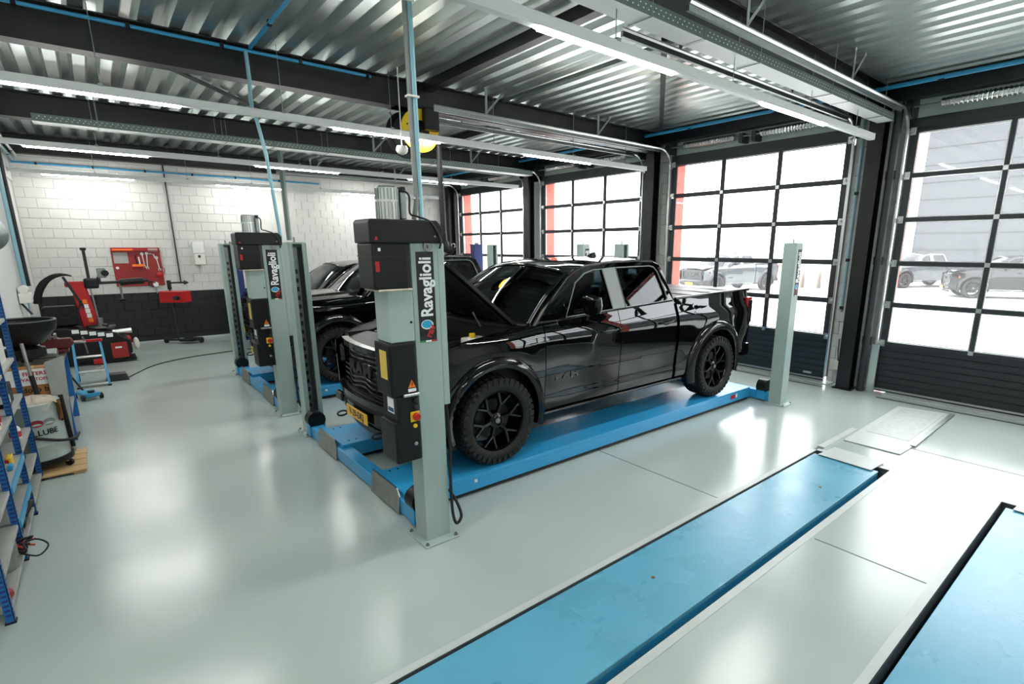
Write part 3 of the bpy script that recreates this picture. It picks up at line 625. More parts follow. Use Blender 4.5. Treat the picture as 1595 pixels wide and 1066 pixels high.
# floor scissor lift: two flush blue decks in the pits
for (y0, y1), lb in (((1.605, 2.235), 'worn blue flush lift deck in the pit nearest the truck'), ((-.03, .615), 'worn blue flush lift deck in the pit by the near wall')):
    t = thing('pit_lift_deck', lb, 'car lift', (0, 0, 0), group='flush pit lift decks')
    d = MB().box(.36, y0, -.03, 5.72, y1, .004).build('deck_plate', M['pit_blue'], t, bevel=.003)
    MB().box(.36, y0, -.16, 5.72, y0+.012, -.03).build('deck_skirt', M['lift_blue'], t); MB().box(.36, y1-.012, -.16, 5.72, y1, -.03).build('deck_skirt', M['lift_blue'], t)
    MB().box(5.70, y0, -.16, 5.72, y1, -.03).build('deck_end', M['lift_blue'], t)
    for x in (1.0, 4.6): MB().box(x, y0+.08, -.3, x+.9, y1-.08, -.16).build('scissor_base', M['black_steel'], t)
    f = MB().plate([(5.66, y0+.05), (6.0, y0+.03), (6.045, y1-.08), (5.69, y1-.05)], [], lambda u, v, k: Vector((u, v, .012+k+.0*(u))), .007).build('ramp_flap', M['floor_strip'], t, bevel=.002)
    for x, y in ((1.15, .2), (2.6, .35), (4.9, .22)):
        MB().lathe([(.014, 0), (.014, .002)], 12, Matrix.Translation((x, y0+y, .004))).build('deck_bolt', M['brown'], d)
p = thing('floor_plate', 'pale steel cover plate on the floor before the near door', 'plate', (0, 0, 0))
MB().plate([(6.38, 1.612), (6.69, 1.60), (8.5, 1.64), (8.39, 2.24), (6.88, 2.205), (6.38, 2.19)], [], lambda u, v, k: Vector((u, v, .0015+k)), .012).build('plate_sheet', M['floor_strip'], p, bevel=.003)
MB().plate([(6.90, 1.68), (8.42, 1.70), (8.35, 2.16), (6.90, 2.13)], [], lambda u, v, k: Vector((u, v, .0135+k)), .003).build('tread_field', mat('pale_worn_plate', (190,196,193), .45, var=.25, vscale=18), p)
MB().bar((6.75, 1.60, .012), (8.5, 1.635, .012), .05, .02).build('edge_lip', M['galv_dull'], p)
MB().bar((5.95, 2.262, .008), (6.9, 2.262, .008), .07, .014).build('side_rail', M['floor_strip'], p)
# ================= pickup trucks =================
FWX, RWX, WR = .91, 4.52, .42
WZ = [(.30,.93),(.38,.962),(.46,.978),(.56,.978),(.68,.988),(.80,1.001),(.90,1.006),(1.0,1.006),(1.10,1.004),(1.16,.996),(1.22,.978),(1.28,.955),(1.36,.93),(1.45,.91)]
TOPZ = [(0,.98),(.12,1.05),(.3,1.13),(.6,1.20),(.9,1.235),(1.35,1.275),(1.8,1.295),(2.7,1.33),(3.62,1.365),(3.70,1.375),(5.0,1.40),(5.45,1.405)]
def yside(x, z):
    y = smooth_tab(WZ, z)
    if x < .6: y -= .20*((.6-x)/.6)**2
    if x > 4.9: y -= .05*((x-4.9)/.55)**2
    # fender haunch over the wheels
    for cx in (FWX, RWX):
        d = math.hypot(x-cx, (z-.5)*1.0)
        y += .010*math.exp(-((d-.55)/.16)**2)
    return y
def archz(x, r=.495):
    z = None
    for cx in (FWX, RWX):
        if abs(x-cx) < r: z = WR+.02+math.sqrt(r*r-(x-cx)**2)
    return z
def side_panel(b, xs, zb, zt, s, nv=20, th=.03):
    """outer skin with rounded fall-off, s = -1 / +1 side"""
    n = len(xs); k = len(b.v)
    for layer in (0, 1):
        for x in xs:
            a = archz(x); lo = max(zb(x), a) if a else zb(x); hi = zt(x)
            for j in range(nv+1):
                z = lo+(hi-lo)*j/nv; b.v.append((x, s*(yside(x, z)-layer*th), z))
    m = nv+1; N = n*m
    for i in range(n-1):
        for j in range(nv):
            q = (k+i*m+j, k+(i+1)*m+j, k+(i+1)*m+j+1, k+i*m+j+1); b.f.append(q); b.f.append(tuple(v+N for v in reversed(q)))
    ring = [i*m for i in range(n)]+[(n-1)*m+j for j in range(1, m)]+[i*m+nv for i in range(n-2, -1, -1)]+[j for j in range(nv-1, 0, -1)]
    for a, c in zip(ring, ring[1:]+ring[:1]): b.f.append((k+c, k+a, k+a+N, k+c+N))
    return b
def xs_range(a, c, cx=None, r=.495, step=.06):
    pts = {round(a+(c-a)*i/max(1, round((c-a)/step)), 4) for i in range(max(1, round((c-a)/step))+1)}
    if cx: pts |= {round(cx+r*math.cos(t*PI/22), 4) for t in range(23)}; pts |= {round(cx-r-.001, 4), round(cx+r+.001, 4)}
    return sorted(p for p in pts if a-1e-6 <= p <= c+1e-6)
_wheel = {}
def wheel_meshes():
    if _wheel: return _wheel
    RY = Matrix.Rotation(R(90), 4, 'X')                      # axle along y
    prof = [(.288,-.13),(.315,-.148),(.36,-.15),(.395,-.135),(.408,-.115),(.410,-.05),(.410,.05),(.408,.115),(.395,.135),(.36,.15),(.315,.148),(.288,.13)]
    b = MB().lathe(prof, 48, RY, True)
    for k in range(38):
        for row, (w0, w1) in enumerate(((-.14,-.085),(-.075,-.01),(.01,.075),(.085,.14))):
            a = 2*PI*(k+.5*(row % 2))/38; m = Matrix.Rotation(a, 4, 'Y')
            r0 = .405 if 0 < row < 3 else .398
            b.box(-.021, w0, r0-.012, .021, w1, r0+.0165, m @ Matrix.Rotation(R(14 if row % 2 else -14), 4, 'Z'))
    for k in range(38):                                       # shoulder lugs
        for s in (-1, 1):
            m = Matrix.Rotation(2*PI*(k+.25)/38, 4, 'Y'); b.box(-.018, s*.149-.006, .352, .018, s*.149+.006, .402, m)
    _wheel['tyre'] = b.mesh('wheel', smooth=35)
    _wheel['rim'] = MB().lathe([(.294,.128),(.284,.138),(.274,.122),(.264,.04),(.258,-.12),(.294,-.12)], 48, RY, True).mesh('rim', smooth=35)
    _wheel['disc'] = MB().lathe([(.05,.0),(.19,.0),(.19,.02),(.05,.02)], 32, RY @ Matrix.Translation((0,0,-.0)), True).mesh('brake_disc', smooth=35)
    sp = []
    b = MB(); e = MB()
    def seg(bb, r0, a0, r1, a1, w0, w1, y0, y1, d=.03):
        p0, p1 = Vector((r0*math.sin(a0), 0, r0*math.cos(a0))), Vector((r1*math.sin(a1), 0, r1*math.cos(a1)))
        t = (p1-p0).normalized(); n = Vector((-t.z, 0, t.x)); vs = []
        for p, ww, yy in ((p0, w0, y0), (p1, w1, y1)):
            for dy, f in ((0, .55), (d, 1)):
                vs += [p+n*ww*f+Vector((0, yy+dy, 0)), p-n*ww*f+Vector((0, yy+dy, 0))]
        bb.add(vs, [(0,1,5,4),(2,6,7,3),(0,4,6,2),(1,3,7,5),(0,2,3,1),(4,5,7,6)])
    seg(b, .05, 0, .16, 0, .030, .025, -.095, -.105); seg(b, .150, 0, .275, .26, .023, .019, -.105, -.112); seg(b, .150, 0, .275, -.26, .023, .019, -.105, -.112)
    seg(e, .16, .02, .275, .257, .006, .005, -.1075, -.1145, .004); seg(e, .16, -.02, .275, -.257, .006, .005, -.1075, -.1145, .004)
    _wheel['spoke'] = b.mesh('spoke', bevel=.003); _wheel['edge'] = e.mesh('milled_edge')
    _wheel['hub'] = MB().lathe([(.0,.112),(.036,.112),(.042,.105),(.075,.095),(.085,.06),(.085,.0)], 24, RY).mesh('hub', smooth=35)
    _wheel['cap'] = MB().lathe([(.0,.116),(.024,.116),(.026,.111)], 18, RY).mesh('centre_cap', smooth=35)
    for k, m in (('tyre','tyre'),('rim','rim'),('disc','matt_k'),('spoke','rim'),('edge','milled'),('hub','rim'),('cap','trim_grey')): _wheel[k].materials.append(M[m])
    return _wheel
def make_wheel(parent, x, y, turn=0.):
    W = wheel_meshes(); t = obj('wheel', W['tyre'], None, parent, (x, y, WR+.003)); t.rotation_euler = (0, random.random(), (0 if y < 0 else PI)+turn)
    obj('rim', W['rim'], None, t); obj('brake_disc', W['disc'], None, t); obj('hub', W['hub'], None, t); obj('centre_cap', W['cap'], None, t)
    for k in range(6):
        for n, m in (('spoke','spoke'),('spoke_edge','edge')):
            o = obj(n, W[m], None, t); o.rotation_euler = (0, k*PI/3, 0)
def make_truck(label, loc):
    T = thing('pickup_truck', label, 'truck', loc, group='black pickup trucks')
    zt = lambda x: lerp_tab(TOPZ, x)
    for s in (-1, 1):
        f = side_panel(MB(), xs_range(.10, 1.50, FWX), lambda x: .60 if x < .45 else .38, zt, s).build('fender', M['paint'], T, smooth=40)
        d1 = side_panel(MB(), xs_range(1.51, 2.60), lambda x: .40, zt, s).build('front_door', M['paint'], T, smooth=40)
        d2 = side_panel(MB(), xs_range(2.61, 3.62), lambda x: .40, zt, s).build('rear_door', M['paint'], T, smooth=40)
        bd = side_panel(MB(), xs_range(3.68, 5.44, RWX), lambda x: .40 if x < 4.3 else .52, zt, s).build('bed_side', M['paint'], T, smooth=40)
        MB().box(3.625, s*.86-.06, .42, 3.675, s*.86+.06, 1.34).build('cab_gap', M['matt_k'], T)
        for dd, hx in ((d1, 2.42), (d2, 3.42)):
            y = yside(hx, 1.12)
            MB().tube(spline([(hx-.12, s*(y-.005), 1.125), (hx-.10, s*(y+.03), 1.125), (hx+.08, s*(y+.032), 1.13), (hx+.11, s*(y-.005), 1.13)], 5), .014, 8).build('handle', M['gloss_k'], dd, smooth=50)
            MB().lathe([(.05, 0), (.045, -.012), (0, -.014)], 16, Matrix.Translation((hx, s*(y+.002), 1.125)) @ Matrix.Rotation(R(90)*(1 if s < 0 else -1), 4, 'X') @ Matrix.Diagonal((1.5,.7,.2,1))).build('handle_cup', M['matt_k'], dd, smooth=50)
        # belt moulding
        MB().tube([(x, s*(yside(x, zt(x))-.006), zt(x)+.004) for x in (1.52, 2.0, 2.6, 3.1, 3.61)], .011, 6).build('belt_moulding', M['gloss_k'], T, smooth=50)
        # badge on the front door
        if s < 0:
            me = text_mesh('RAM', .10, fat=.004, ext=.004, space=1.15); put(me, Matrix.Diagonal((1.5, .8, 1, 1))); put(me, frame((1.80, -(yside(1.8, .72)+.003), .72), (1,0,.01), (0,.0,1))); obj('badge', me, M['gloss_k'], d1)
        # fender flares
        for cx, r0, r1 in ((FWX, .485, .585), (RWX, .485, .61)):
            pts = []
            b = MB(); n = 28; k0 = 0; prof = [(0, -.03), (0, .045), (.35, .062), (.75, .045), (1, .004), (1, -.03)]
            for i in range(n+1):
                a = R(-18+216*i/n); 
                for u, o in prof:
                    rr = r0+(r1-r0)*u; x = cx+rr*math.cos(a); z = WR+.03+rr*math.sin(a)
                    b.v.append((x, s*(yside(x, max(z, .45))+o), z))
            m = len(prof)
            for i in range(n):
                for j in range(m): b.f.append((i*m+j, (i+1)*m+j, (i+1)*m+(j+1) % m, i*m+(j+1) % m))
            b.f += [tuple(range(m)), tuple(n*m+j for j in range(m))]
            fl_ = b.build('fender_flare', M['gloss_k'], f if cx == FWX else bd, smooth=45)
            # wheel-house liner
            b = MB(); n = 20
            for i in range(n+1):
                a = R(-12+204*i/n); x = cx+.50*math.cos(a); z = WR+.02+.50*math.sin(a)
                b.v += [(x, s*.95, z), (x, s*.55, z)]
            b.f = [(2*i, 2*i+2, 2*i+3, 2*i+1) for i in range(n)]; b.f.append(tuple(2*i+1 for i in range(n+1)))
            b.build('wheel_house', M['matt_k'], T)
        # running board
        rb = MB().prism([(-.07, .0), (.06, .0), (.07, .02), (.06, .04), (-.07, .04)], lambda u, v, t: Vector((t, s*(.89+u), .335+v)), 1.50, 3.95).build('running_board', M['gloss_k'], T, bevel=.01)
        for x in (1.8, 2.7, 3.6): MB().bar((x, s*.88, .35), (x, s*.70, .45), .04, .02).build('step_bracket', M['matt_k'], rb)
        # mirror
        mi = MB().grid(lambda u, v: Vector((1.98+.035*math.cos(2*PI*u)*math.sin(PI*v)+.02, s*(1.12+.145*-math.cos(PI*v)*1.0), 1.44+.105*math.sin(2*PI*u)*math.sin(PI*v)**.5)), 16, 10).build('mirror', M['gloss_k'], T, smooth=60)
        MB().bar((1.98, s*.92, 1.36), (1.99, s*1.04, 1.39), .06, .035).build('mirror_arm', M['matt_k'], mi)
        MB().prism([(.0,-.08),(.10,-.08),(.12,.0),(.10,.08),(.0,.08),(-.10,.06),(-.11,-.06)], lambda u, v, t: Vector((t, s*(1.13+u), 1.44+v)), 2.034, 2.038).build('mirror_glass', M['alu'], mi)
        # cab side frame with window openings
        outer = [(1.40,1.26),(1.50,1.345),(1.72,1.52),(1.95,1.69),(2.10,1.765),(2.28,1.81),(2.6,1.84),(3.1,1.85),(3.42,1.84),(3.52,1.80),(3.56,1.72),(3.60,1.56),(3.64,1.42),(3.655,1.33),(2.7,1.30),(1.9,1.265)]
        wf_ = [(1.83,1.315),(2.54,1.342),(2.53,1.55),(2.51,1.775),(2.36,1.768),(2.22,1.735),(2.06,1.645)]
        wr_ = [(2.75,1.35),(3.48,1.372),(3.52,1.40),(3.51,1.5),(3.45,1.72),(3.40,1.775),(3.33,1.79),(2.73,1.785)]
        yw = lambda z: .952-.365*(z-1.28)
        fn = lambda off: (lambda u, v, t: Vector((u, s*(yw(v)-off-t), v)))
        cs = MB().plate(outer, [wf_, wr_], fn(0), .05).build('cab_side', M['paint'], T, bevel=.004)
        MB().plate(wf_, [], fn(.02), .005).build('side_window', M['glass'], T); MB().plate(wr_, [], fn(.02), .005).build('side_window', M['glass'], T)
        MB().plate([(2.55,1.342),(2.74,1.35),(2.72,1.79),(2.52,1.78)], [], fn(-.004), .004).build('pillar_trim', M['trim_grey'], cs)
        MB().box(2.634, s*(yw(1.56))-.2, 1.35, 2.638, s*yw(1.56)+.2, 1.351).build('pillar_gap', M['matt_k'], cs) if False else None
        for w_ in (wf_, wr_):
            P = [fn(-.003)(u, v, 0) for u, v in w_]; MB().tube(P, .008, 5, closed=True).build('window_seal', M['trim_grey'], cs, smooth=60)
        MB().tube([Vector((u, s*(yw(v)-.012), v)) for u, v in outer[:9]], .018, 8).build('roof_rail', M['paint'], cs, smooth=60)
        # headlamp and tail lamp
        hl = MB().grid(lambda u, v: Vector((.055+.36*u**1.5, s*(.58+.26*u**.6)*1.0 if u < .75 else s*(yside(.055+.36*u**1.5, .95)+.004), .86+.15*v+.03*u)), 10, 4, lambda u, v: Vector((.03, -s*.02, 0))).build('headlamp', M['lamp_glass'], T, smooth=40)
        MB().box(.34, s*(yside(.37, .93))-.006, .90, .40, s*(yside(.37, .93))+.008, .95).build('amber_marker', M['amber'], hl, bevel=.004)
        tl = MB().box(5.33, s*.88-.08, .92, 5.468, s*.88+.095, 1.31).build('tail_lamp', M['red_lens'], T, bevel=.02, seg=2)
        MB().box(5.36, s*.976-.004, .95, 5.44, s*.976+.004, 1.27).build('tail_lamp_lens', M['lamp_glass'], tl, bevel=.003)
        make_wheel(T, FWX, s*.90); make_wheel(T, RWX, s*.90)
        # seats
        for x, nm in ((2.25, 'front_seat'), (3.15, 'rear_seat')):
            b = MB(); b.box(x-.25, s*.42-.24, .75, x+.25, s*.42+.24, .95); b.box(x+.18, s*.42-.23, .92, x+.34, s*.42+.23, 1.48); b.box(x+.25, s*.42-.12, 1.50, x+.34, s*.42+.12, 1.68); b.build(nm, M['interior'], T, bevel=.04, seg=2)
    # roof skin
    ye = lambda x: .952-.365*(ze(x)-1.28)-.01
    ze = lambda x: lerp_tab([(1.95,1.69),(2.10,1.765),(2.28,1.81),(2.6,1.84),(3.1,1.85),(3.42,1.84),(3.52,1.80),(3.56,1.72)], x)
    def roof(u, v):
        x = 2.02+1.50*u; t = 2*v-1; return Vector((x-.06*(1-t*t)*(1-u), t*ye(x), ze(x)+.045*(1-t*t)))
    rf = MB().grid(roof, 20, 14, lambda u, v: Vector((0, 0, -.03))).build('roof', M['paint'], T, smooth=50)
    MB().prism([(3.02,1.88),(3.10,1.935),(3.17,1.95),(3.19,1.885)], lambda u, v, t: Vector((u, t, v)), -.022, .022).build('antenna_fin', M['gloss_k'], rf, bevel=.008)
    # windscreen
    def ws(u, v):
        t = 2*u-1; xb = 1.24+.17*t*t; xt = 1.93+.09*t*t; yb, yt = .86, .72
        x = xb+(xt-xb)*v; zb = 1.275-.01*t*t; ztp = 1.81-.08*t*t
        return Vector((x-.02*math.sin(PI*v), t*(yb+(yt-yb)*v), zb+(ztp-zb)*v+.03*math.sin(PI*v)))
    MB().grid(ws, 14, 8, lambda u, v: Vector((.004, 0, -.004))).build('windscreen', M['glass'], T, smooth=60)
    for a in (0, 1): MB().tube([ws(a, k/8) for k in range(9)], .028, 8).build('a_pillar_cover', M['paint'], T, smooth=60)
    MB().tube([ws(k/14, 1)+Vector((.01, 0, .006)) for k in range(15)], .022, 8).build('windscreen_header', M['paint'], T, smooth=60)
    MB().grid(lambda u, v: Vector((1.20+.20*v+.17*(2*u-1)**2*(1-.2*v)-.03, (2*u-1)*.86, 1.262+.012*v)), 12, 3, lambda u, v: Vector((0,0,-.03))).build('cowl', M['matt_k'], T, smooth=40)
    for s in (-1, 1): MB().tube([(1.30, s*.1+.1, 1.29), (1.33, s*.35+.05, 1.30), (1.42, s*.55, 1.33)], .008, 6).build('wiper', M['matt_k'], T, smooth=50)
    # cab rear wall and window
    MB().plate([(-.92,.6),(.92,.6),(.90,1.36),(.74,1.80),(-.74,1.80),(-.90,1.36)], [[(-.70,1.42),(.70,1.42),(.60,1.74),(-.60,1.74)]], lambda u, v, t: Vector((3.60+t-.09*max(0, v-1.4)/.4, u, v)), .03).build('cab_rear', M['paint'], T)
    MB().plate([(-.70,1.42),(.70,1.42),(.60,1.74),(-.60,1.74)], [], lambda u, v, t: Vector((3.612+t-.09*max(0, v-1.4)/.4, u, v)), .005).build('rear_window', M['glass'], T)
    MB().box(1.35, -.86, .5, 3.58, .86, .62).build('cab_floor', M['interior'], T); MB().grid(lambda u, v: Vector((1.45+.4*v, (2*u-1)*.82, 1.22-.12*v*v)), 8, 4, lambda u, v: Vector((.06,0,-.25))).build('dashboard', M['interior'], T, smooth=40)
    MB().tube([Vector((1.98+.06*math.sin(a), -.40+.18*math.cos(a), 1.18+.17*math.sin(a))) for a in [k*PI/9 for k in range(18)]], .014, 6, closed=True).build('steering_wheel', M['matt_k'], T, smooth=60)
    MB().box(1.86, -.06, 1.66, 1.88, .16, 1.73).build('rear_view_mirror', M['matt_k'], T, bevel=.008)
    # chassis, bed, tonneau, tailgate
    c = MB()
    for s in (-1, 1): c.box(.25, s*.42-.05, .40, 5.3, s*.42+.05, .54)
    for x in (.3, 1.6, 3.0, 4.1, 5.2): c.box(x-.05, -.42, .42, x+.05, .42, .52)
    c.box(FWX-.05, -.80, .38, FWX+.05, .80, .46); c.box(RWX-.06, -.80, .37, RWX+.06, .80, .49); c.box(1.2, -.3, .36, 2.2, .3, .6)
    c.build('chassis', M['matt_k'], T)
    MB().box(3.70, -.80, .60, 5.36, .80, .66).build('bed_floor', M['matt_k'], T)
    tn = MB().grid(lambda u, v: Vector((3.69+1.62*u, (2*v-1)*.87, lerp_tab(TOPZ, 3.7+1.7*u)+.012+.012*(1-(2*v-1)**2))), 9, 8, lambda u, v: Vector((0,0,-.03))).build('tonneau_cover', M['tonneau'], T, smooth=30)
    for k in range(1, 4): MB().box(3.69+1.69*k/4-.004, -.85, lerp_tab(TOPZ, 3.7+1.7*k/4)+.018, 3.69+1.69*k/4+.004, .85, lerp_tab(TOPZ, 3.7+1.7*k/4)+.026).build('cover_hinge', M['matt_k'], tn)
    for s in (-1, 1): MB().tube([(x, s*.90, lerp_tab(TOPZ, x)+.01) for x in (3.70, 4.2, 4.8, 5.42)], .02, 8).build('bed_rail', M['gloss_k'], T, smooth=50)
    tg = MB().grid(lambda u, v: Vector((5.40+.05*math.sin(PI*v)+.02*v, (2*u-1)*.80, .62+.80*v)), 8, 8, lambda u, v: Vector((-.06,0,0))).build('tailgate', M['paint'], T, smooth=40)
    me = text_mesh('RAM', .26, fat=.006, ext=.006, space=1.2); put(me, frame((5.475, 0, 1.05), (0,1,0), (0,0,1))); obj('tailgate_badge', me, M['gloss_k'], tg)
    rbm = MB().grid(lambda u, v: Vector((5.58-.12*(2*u-1)**4+.02*math.sin(PI*v), (2*u-1)*.96, .46+.17*v)), 16, 5, lambda u, v: Vector((-.16,0,0))).build('rear_bumper', M['gloss_k'], T, smooth=45, bevel=0)
    MB().tube([(4.9, .35, .36), (5.3, .38, .38), (5.42, .38, .38)], .04, 10).build('tail_pipe', M['steel'], T, smooth=50)
    # front end
    cur = lambda y: .16*(abs(y)/.9)**2.4
    def fgrid(y0, y1, z0, z1, x0, nu=14, nv=3, th=.04, lean=0.):
        return MB().grid(lambda u, v: Vector((x0+cur(y0+(y1-y0)*u)+lean*v, y0+(y1-y0)*u, z0+(z1-z0)*v)), nu, nv, lambda u, v: Vector((th,0,0)))
    gr = fgrid(-.64, .64, .64, 1.06, .10, th=.02).build('grille_backing', M['matt_k'], T)
    for i in range(8):
        z = .675+i*.05
        MB().tube([(.055+cur(y)+.012*math.cos(y*14), y, z+.012*math.cos(y*9+i*.4)) for y in [-.62+1.24*k/24 for k in range(25)]], .013, 6).build('grille_bar', M['gloss_k'], gr, smooth=60)
    for y0, y1, z0, z1 in ((-.67,.67,1.04,1.10), (-.67,.67,.615,.66), (-.68,-.61,.63,1.08), (.61,.68,.63,1.08)): fgrid(y0, y1, z0, z1, .03, th=.07).build('grille_frame', M['gloss_k'], gr, smooth=40)
    me = text_mesh('RAM', .145, fat=.008, ext=.012, space=1.25); put(me, Matrix.Diagonal((1.55, 1, 1, 1))); put(me, frame((.035, 0, .875), (0,-1,0), (0,0,1))); obj('grille_lettering', me, M['matt_k'], gr)
    def bump(u, v):
        y = -.98+1.96*u; z = [.33,.38,.43,.52,.57,.63][0]+(.30)*v
        return Vector((-.015+.24*(abs(y)/.98)**3.2+.06*(1-v)**2-.015*math.sin(PI*v*2), y, .34+.28*v))
    fb = MB().grid(bump, 24, 8, lambda u, v: Vector((.08,0,0))).build('front_bumper', M['matt_k'], T, smooth=40)
    fgrid(-.62, .62, .40, .50, -.012, th=.02).build('bumper_intake', M['gloss_k'], fb, smooth=40)
    fgrid(-.70, .70, .56, .62, -.03, th=.05).build('bumper_top', M['paint'], fb, smooth=40)
    fgrid(-.66, .66, .24, .33, .06, th=.03, lean=-.03).build('air_dam', M['matt_k'], fb, smooth=40)
    for s in (-1, 1):
        MB().box(.035, s*.72-.09, .40, .09, s*.72+.09, .50).build('fog_lamp_recess', M['lamp_glass'], fb, bevel=.015)
        MB().tube([(-.01+.0*k, s*.45+.035*math.cos(k*PI/5), .315+.03*math.sin(k*PI/5)-.0) if False else (-.05+.05*math.cos(k*PI/5)+.02, s*.45, .335+.025*math.sin(k*PI/5)) for k in range(10)], .010, 6, closed=True).build('tow_hook', M['black_steel'], fb, smooth=50)
    pl = MB().box(-.045, -.26, .38, -.035, .26, .49).build('number_plate', M['plate_y'], fb, bevel=.003)
    me = text_mesh('V-29-DKJ', .10, fat=.002, ext=.001); put(me, Matrix.Diagonal((.92, .95, 1, 1))); put(me, frame((-.0465, 0, .435), (0,-1,0), (0,0,1))); obj('plate_lettering', me, M['sign_black'], pl)
    # engine bay
    MB().box(.20, -.80, .70, 1.30, .80, .74).build('bay_floor', M['bay'], T)
    for s in (-1, 1): MB().box(.22, s*.80-.01, .72, 1.30, s*.80+.01, 1.12).build('inner_wing', M['bay'], T); MB().grid(lambda u, v: Vector((.22+1.1*u, s*(.80+(yside(.22+1.1*u, zt(.22+1.1*u))-.82)*v), zt(.22+1.1*u)-.05*(1-v)-.002)), 10, 2, lambda u, v: Vector((0,0,-.02))).build('wing_channel', M['bay'], T, smooth=40)
    MB().box(1.26, -.80, .72, 1.30, .80, 1.22).build('bulkhead', M['bay'], T)
    MB().grid(lambda u, v: Vector((.06+.36*v+cur((2*u-1)*.72)*(1-v), (2*u-1)*.76, 1.085+.05*v-.02*(2*u-1)**2)), 12, 4, lambda u, v: Vector((0,0,-.03))).build('radiator_cover', M['matt_k'], T, smooth=40)
    en = MB().box(.50, -.36, .9, 1.08, .30, 1.11).build('engine_cover', M['matt_k'], T, bevel=.04, seg=2)
    for k in range(5): MB().box(.54, -.28+k*.12, 1.108, 1.04, -.24+k*.12, 1.118).build('cover_rib', M['bay'], en)
    MB().box(.45, .40, .85, .80, .68, 1.13).build('air_box', M['matt_k'], T, bevel=.03, seg=2); MB().tube(spline([(.62, .40, 1.05), (.7, .25, 1.12), (.85, .1, 1.14), (.95, 0, 1.12)], 5), .05, 10).build('intake_hose', M['rubber'], T, smooth=60)
    MB().box(.88, .40, .8, 1.12, .70, 1.08).build('battery', M['matt_k'], T, bevel=.01)
    rs = MB().box(.84, -.66, .98, 1.06, -.50, 1.16).build('coolant_tank', M['white_pl'], T, bevel=.025, seg=2)
    MB().lathe([(.032, 0), (.032, .035), (.026, .04), (0, .04)], 14, Matrix.Translation((.93, -.58, 1.16))).build('tank_cap', M['yellow'], rs, smooth=40)
    fz = MB().box(.55, -.70, .95, .78, -.52, 1.10).build('fuse_box', M['bay'], T, bevel=.015); MB().box(.60, -.74, 1.04, .72, -.68, 1.105).build('red_terminal', M['red'], fz, bevel=.01)
    for k in range(4): MB().tube(spline([(.5+.1*k, -.5+.1*k, 1.0), (.6+.1*k, -.45+.12*k, 1.12), (.8+.05*k, -.3+.1*k, 1.13)], 5), .014, 6).build('hose', M['rubber'], T, smooth=60)
    # bonnet, hinged at the cowl
    hd = bpy.data.objects.new('bonnet', None); C.objects.link(hd); hd.parent = T; hd.location = (1.27, 0, 1.262)
    def bon(u, v):
        x = -1.17*u; t = 2*v-1; hw = .84-.06*u-.14*max(0, u-.6)**2*4; y = t*hw
        z = -.005-.055*u-.10*max(0, u-.72)**2*6+.045*(1-t*t)+.02*math.exp(-((abs(t)-.45)/.12)**2)*(1-u*.6)
        return Vector((x+.05*t*t*(u > .9), y, z))
    hd_m = MB().grid(bon, 18, 20, lambda u, v: Vector((0,0,-.03))).mesh('bonnet', smooth=50)
    bpy.data.objects.remove(hd); hd = obj('bonnet', hd_m, M['paint'], T, (1.29, 0, 1.275))
    MB().grid(lambda u, v: bon(.06+.86*u, .06+.88*v)+Vector((0,0,-.034)), 10, 10, lambda u, v: Vector((0,0,-.02))).build('bonnet_liner', M['bay'], hd, smooth=50)
    return T
truck = make_truck('black pickup truck with its bonnet open on the front four-post lift', (1.77, 4.90, .19))
def part_of(t, nm): return [c for c in t.children if c.name.split('.')[0] == nm]
def add_truck(label, loc, rz=0., bonnet=0., paint=None, group=None):
    t = copy_tree(truck); t.location = loc; t.rotation_euler = (0, 0, rz); t['label'] = label
    if group: t['group'] = group
    part_of(t, 'bonnet')[0].rotation_euler = (0, bonnet, 0)
    if paint:
        for c in t.children_recursive:
            if c.type == 'MESH' and c.data.materials and c.data.materials[0] == M['paint']: c.material_slots[0].link = 'OBJECT'; c.material_slots[0].material = M[paint]
    return t
add_truck('black pickup truck with closed bonnet on the second lift', (1.75, 9.0, .19))
add_truck('black pickup truck at the back by the block wall', (2.35, 13.2, .004), bonnet=0)
OUT = 'pickups parked in the yard'
def yard(label, fx, fy, hdg, paint):
    l = (fx-FWX*math.cos(hdg), fy-FWX*math.sin(hdg), -.018); return add_truck(label, l, hdg, 0, paint, OUT)
yard('grey off-road pickup parked outside the door behind the truck bed', 23.7, 15.7, math.atan2(-.7, 3.7), 'paint_grey')
yard('black pickup facing the near door from across the yard', 30.4, 6.2, math.atan2(-3.4, 1.6), None)
yard('dark pickup parked behind the one facing the near door', 34.5, 10.6, math.atan2(-1.8, 3.2), 'paint_grey')
for c in [c for c in truck.children if c.name.split('.')[0] == 'bonnet']: c.rotation_euler = (0, R(43.5), 0)
t = thing('prop_strut', 'thin gas strut holding up the open truck bonnet', 'strut', (0, 0, 0)); MB().cyl((1.77+1.02, 4.90-.70, .19+1.16), (1.77+.86, 4.90-.71, .19+1.42), .009, 8).build('rod', M['steel'], t); MB().cyl((1.77+1.02, 4.90-.70, .19+1.16), (1.77+.95, 4.90-.705, .19+1.28), .013, 8).build('sleeve', M['black_steel'], t)
# concrete stoppers in the yard
for i in range(4):
    MB().prism([(-.35,0),(.35,0),(.28,.9),(.22,1.0),(-.22,1.0),(-.28,.9)], lambda u, v, k: Vector((u, k, v)), -.32, .32).build('concrete_block', M['concrete'], None, (30.2+.1*i, 13.9-.85*i, -.02), bevel=.03, label='%s pale concrete barrier block in the yard, counted from the parked grey pickup' % ('first', 'second', 'third', 'fourth')[i], cat='barrier', group='yard barrier blocks')
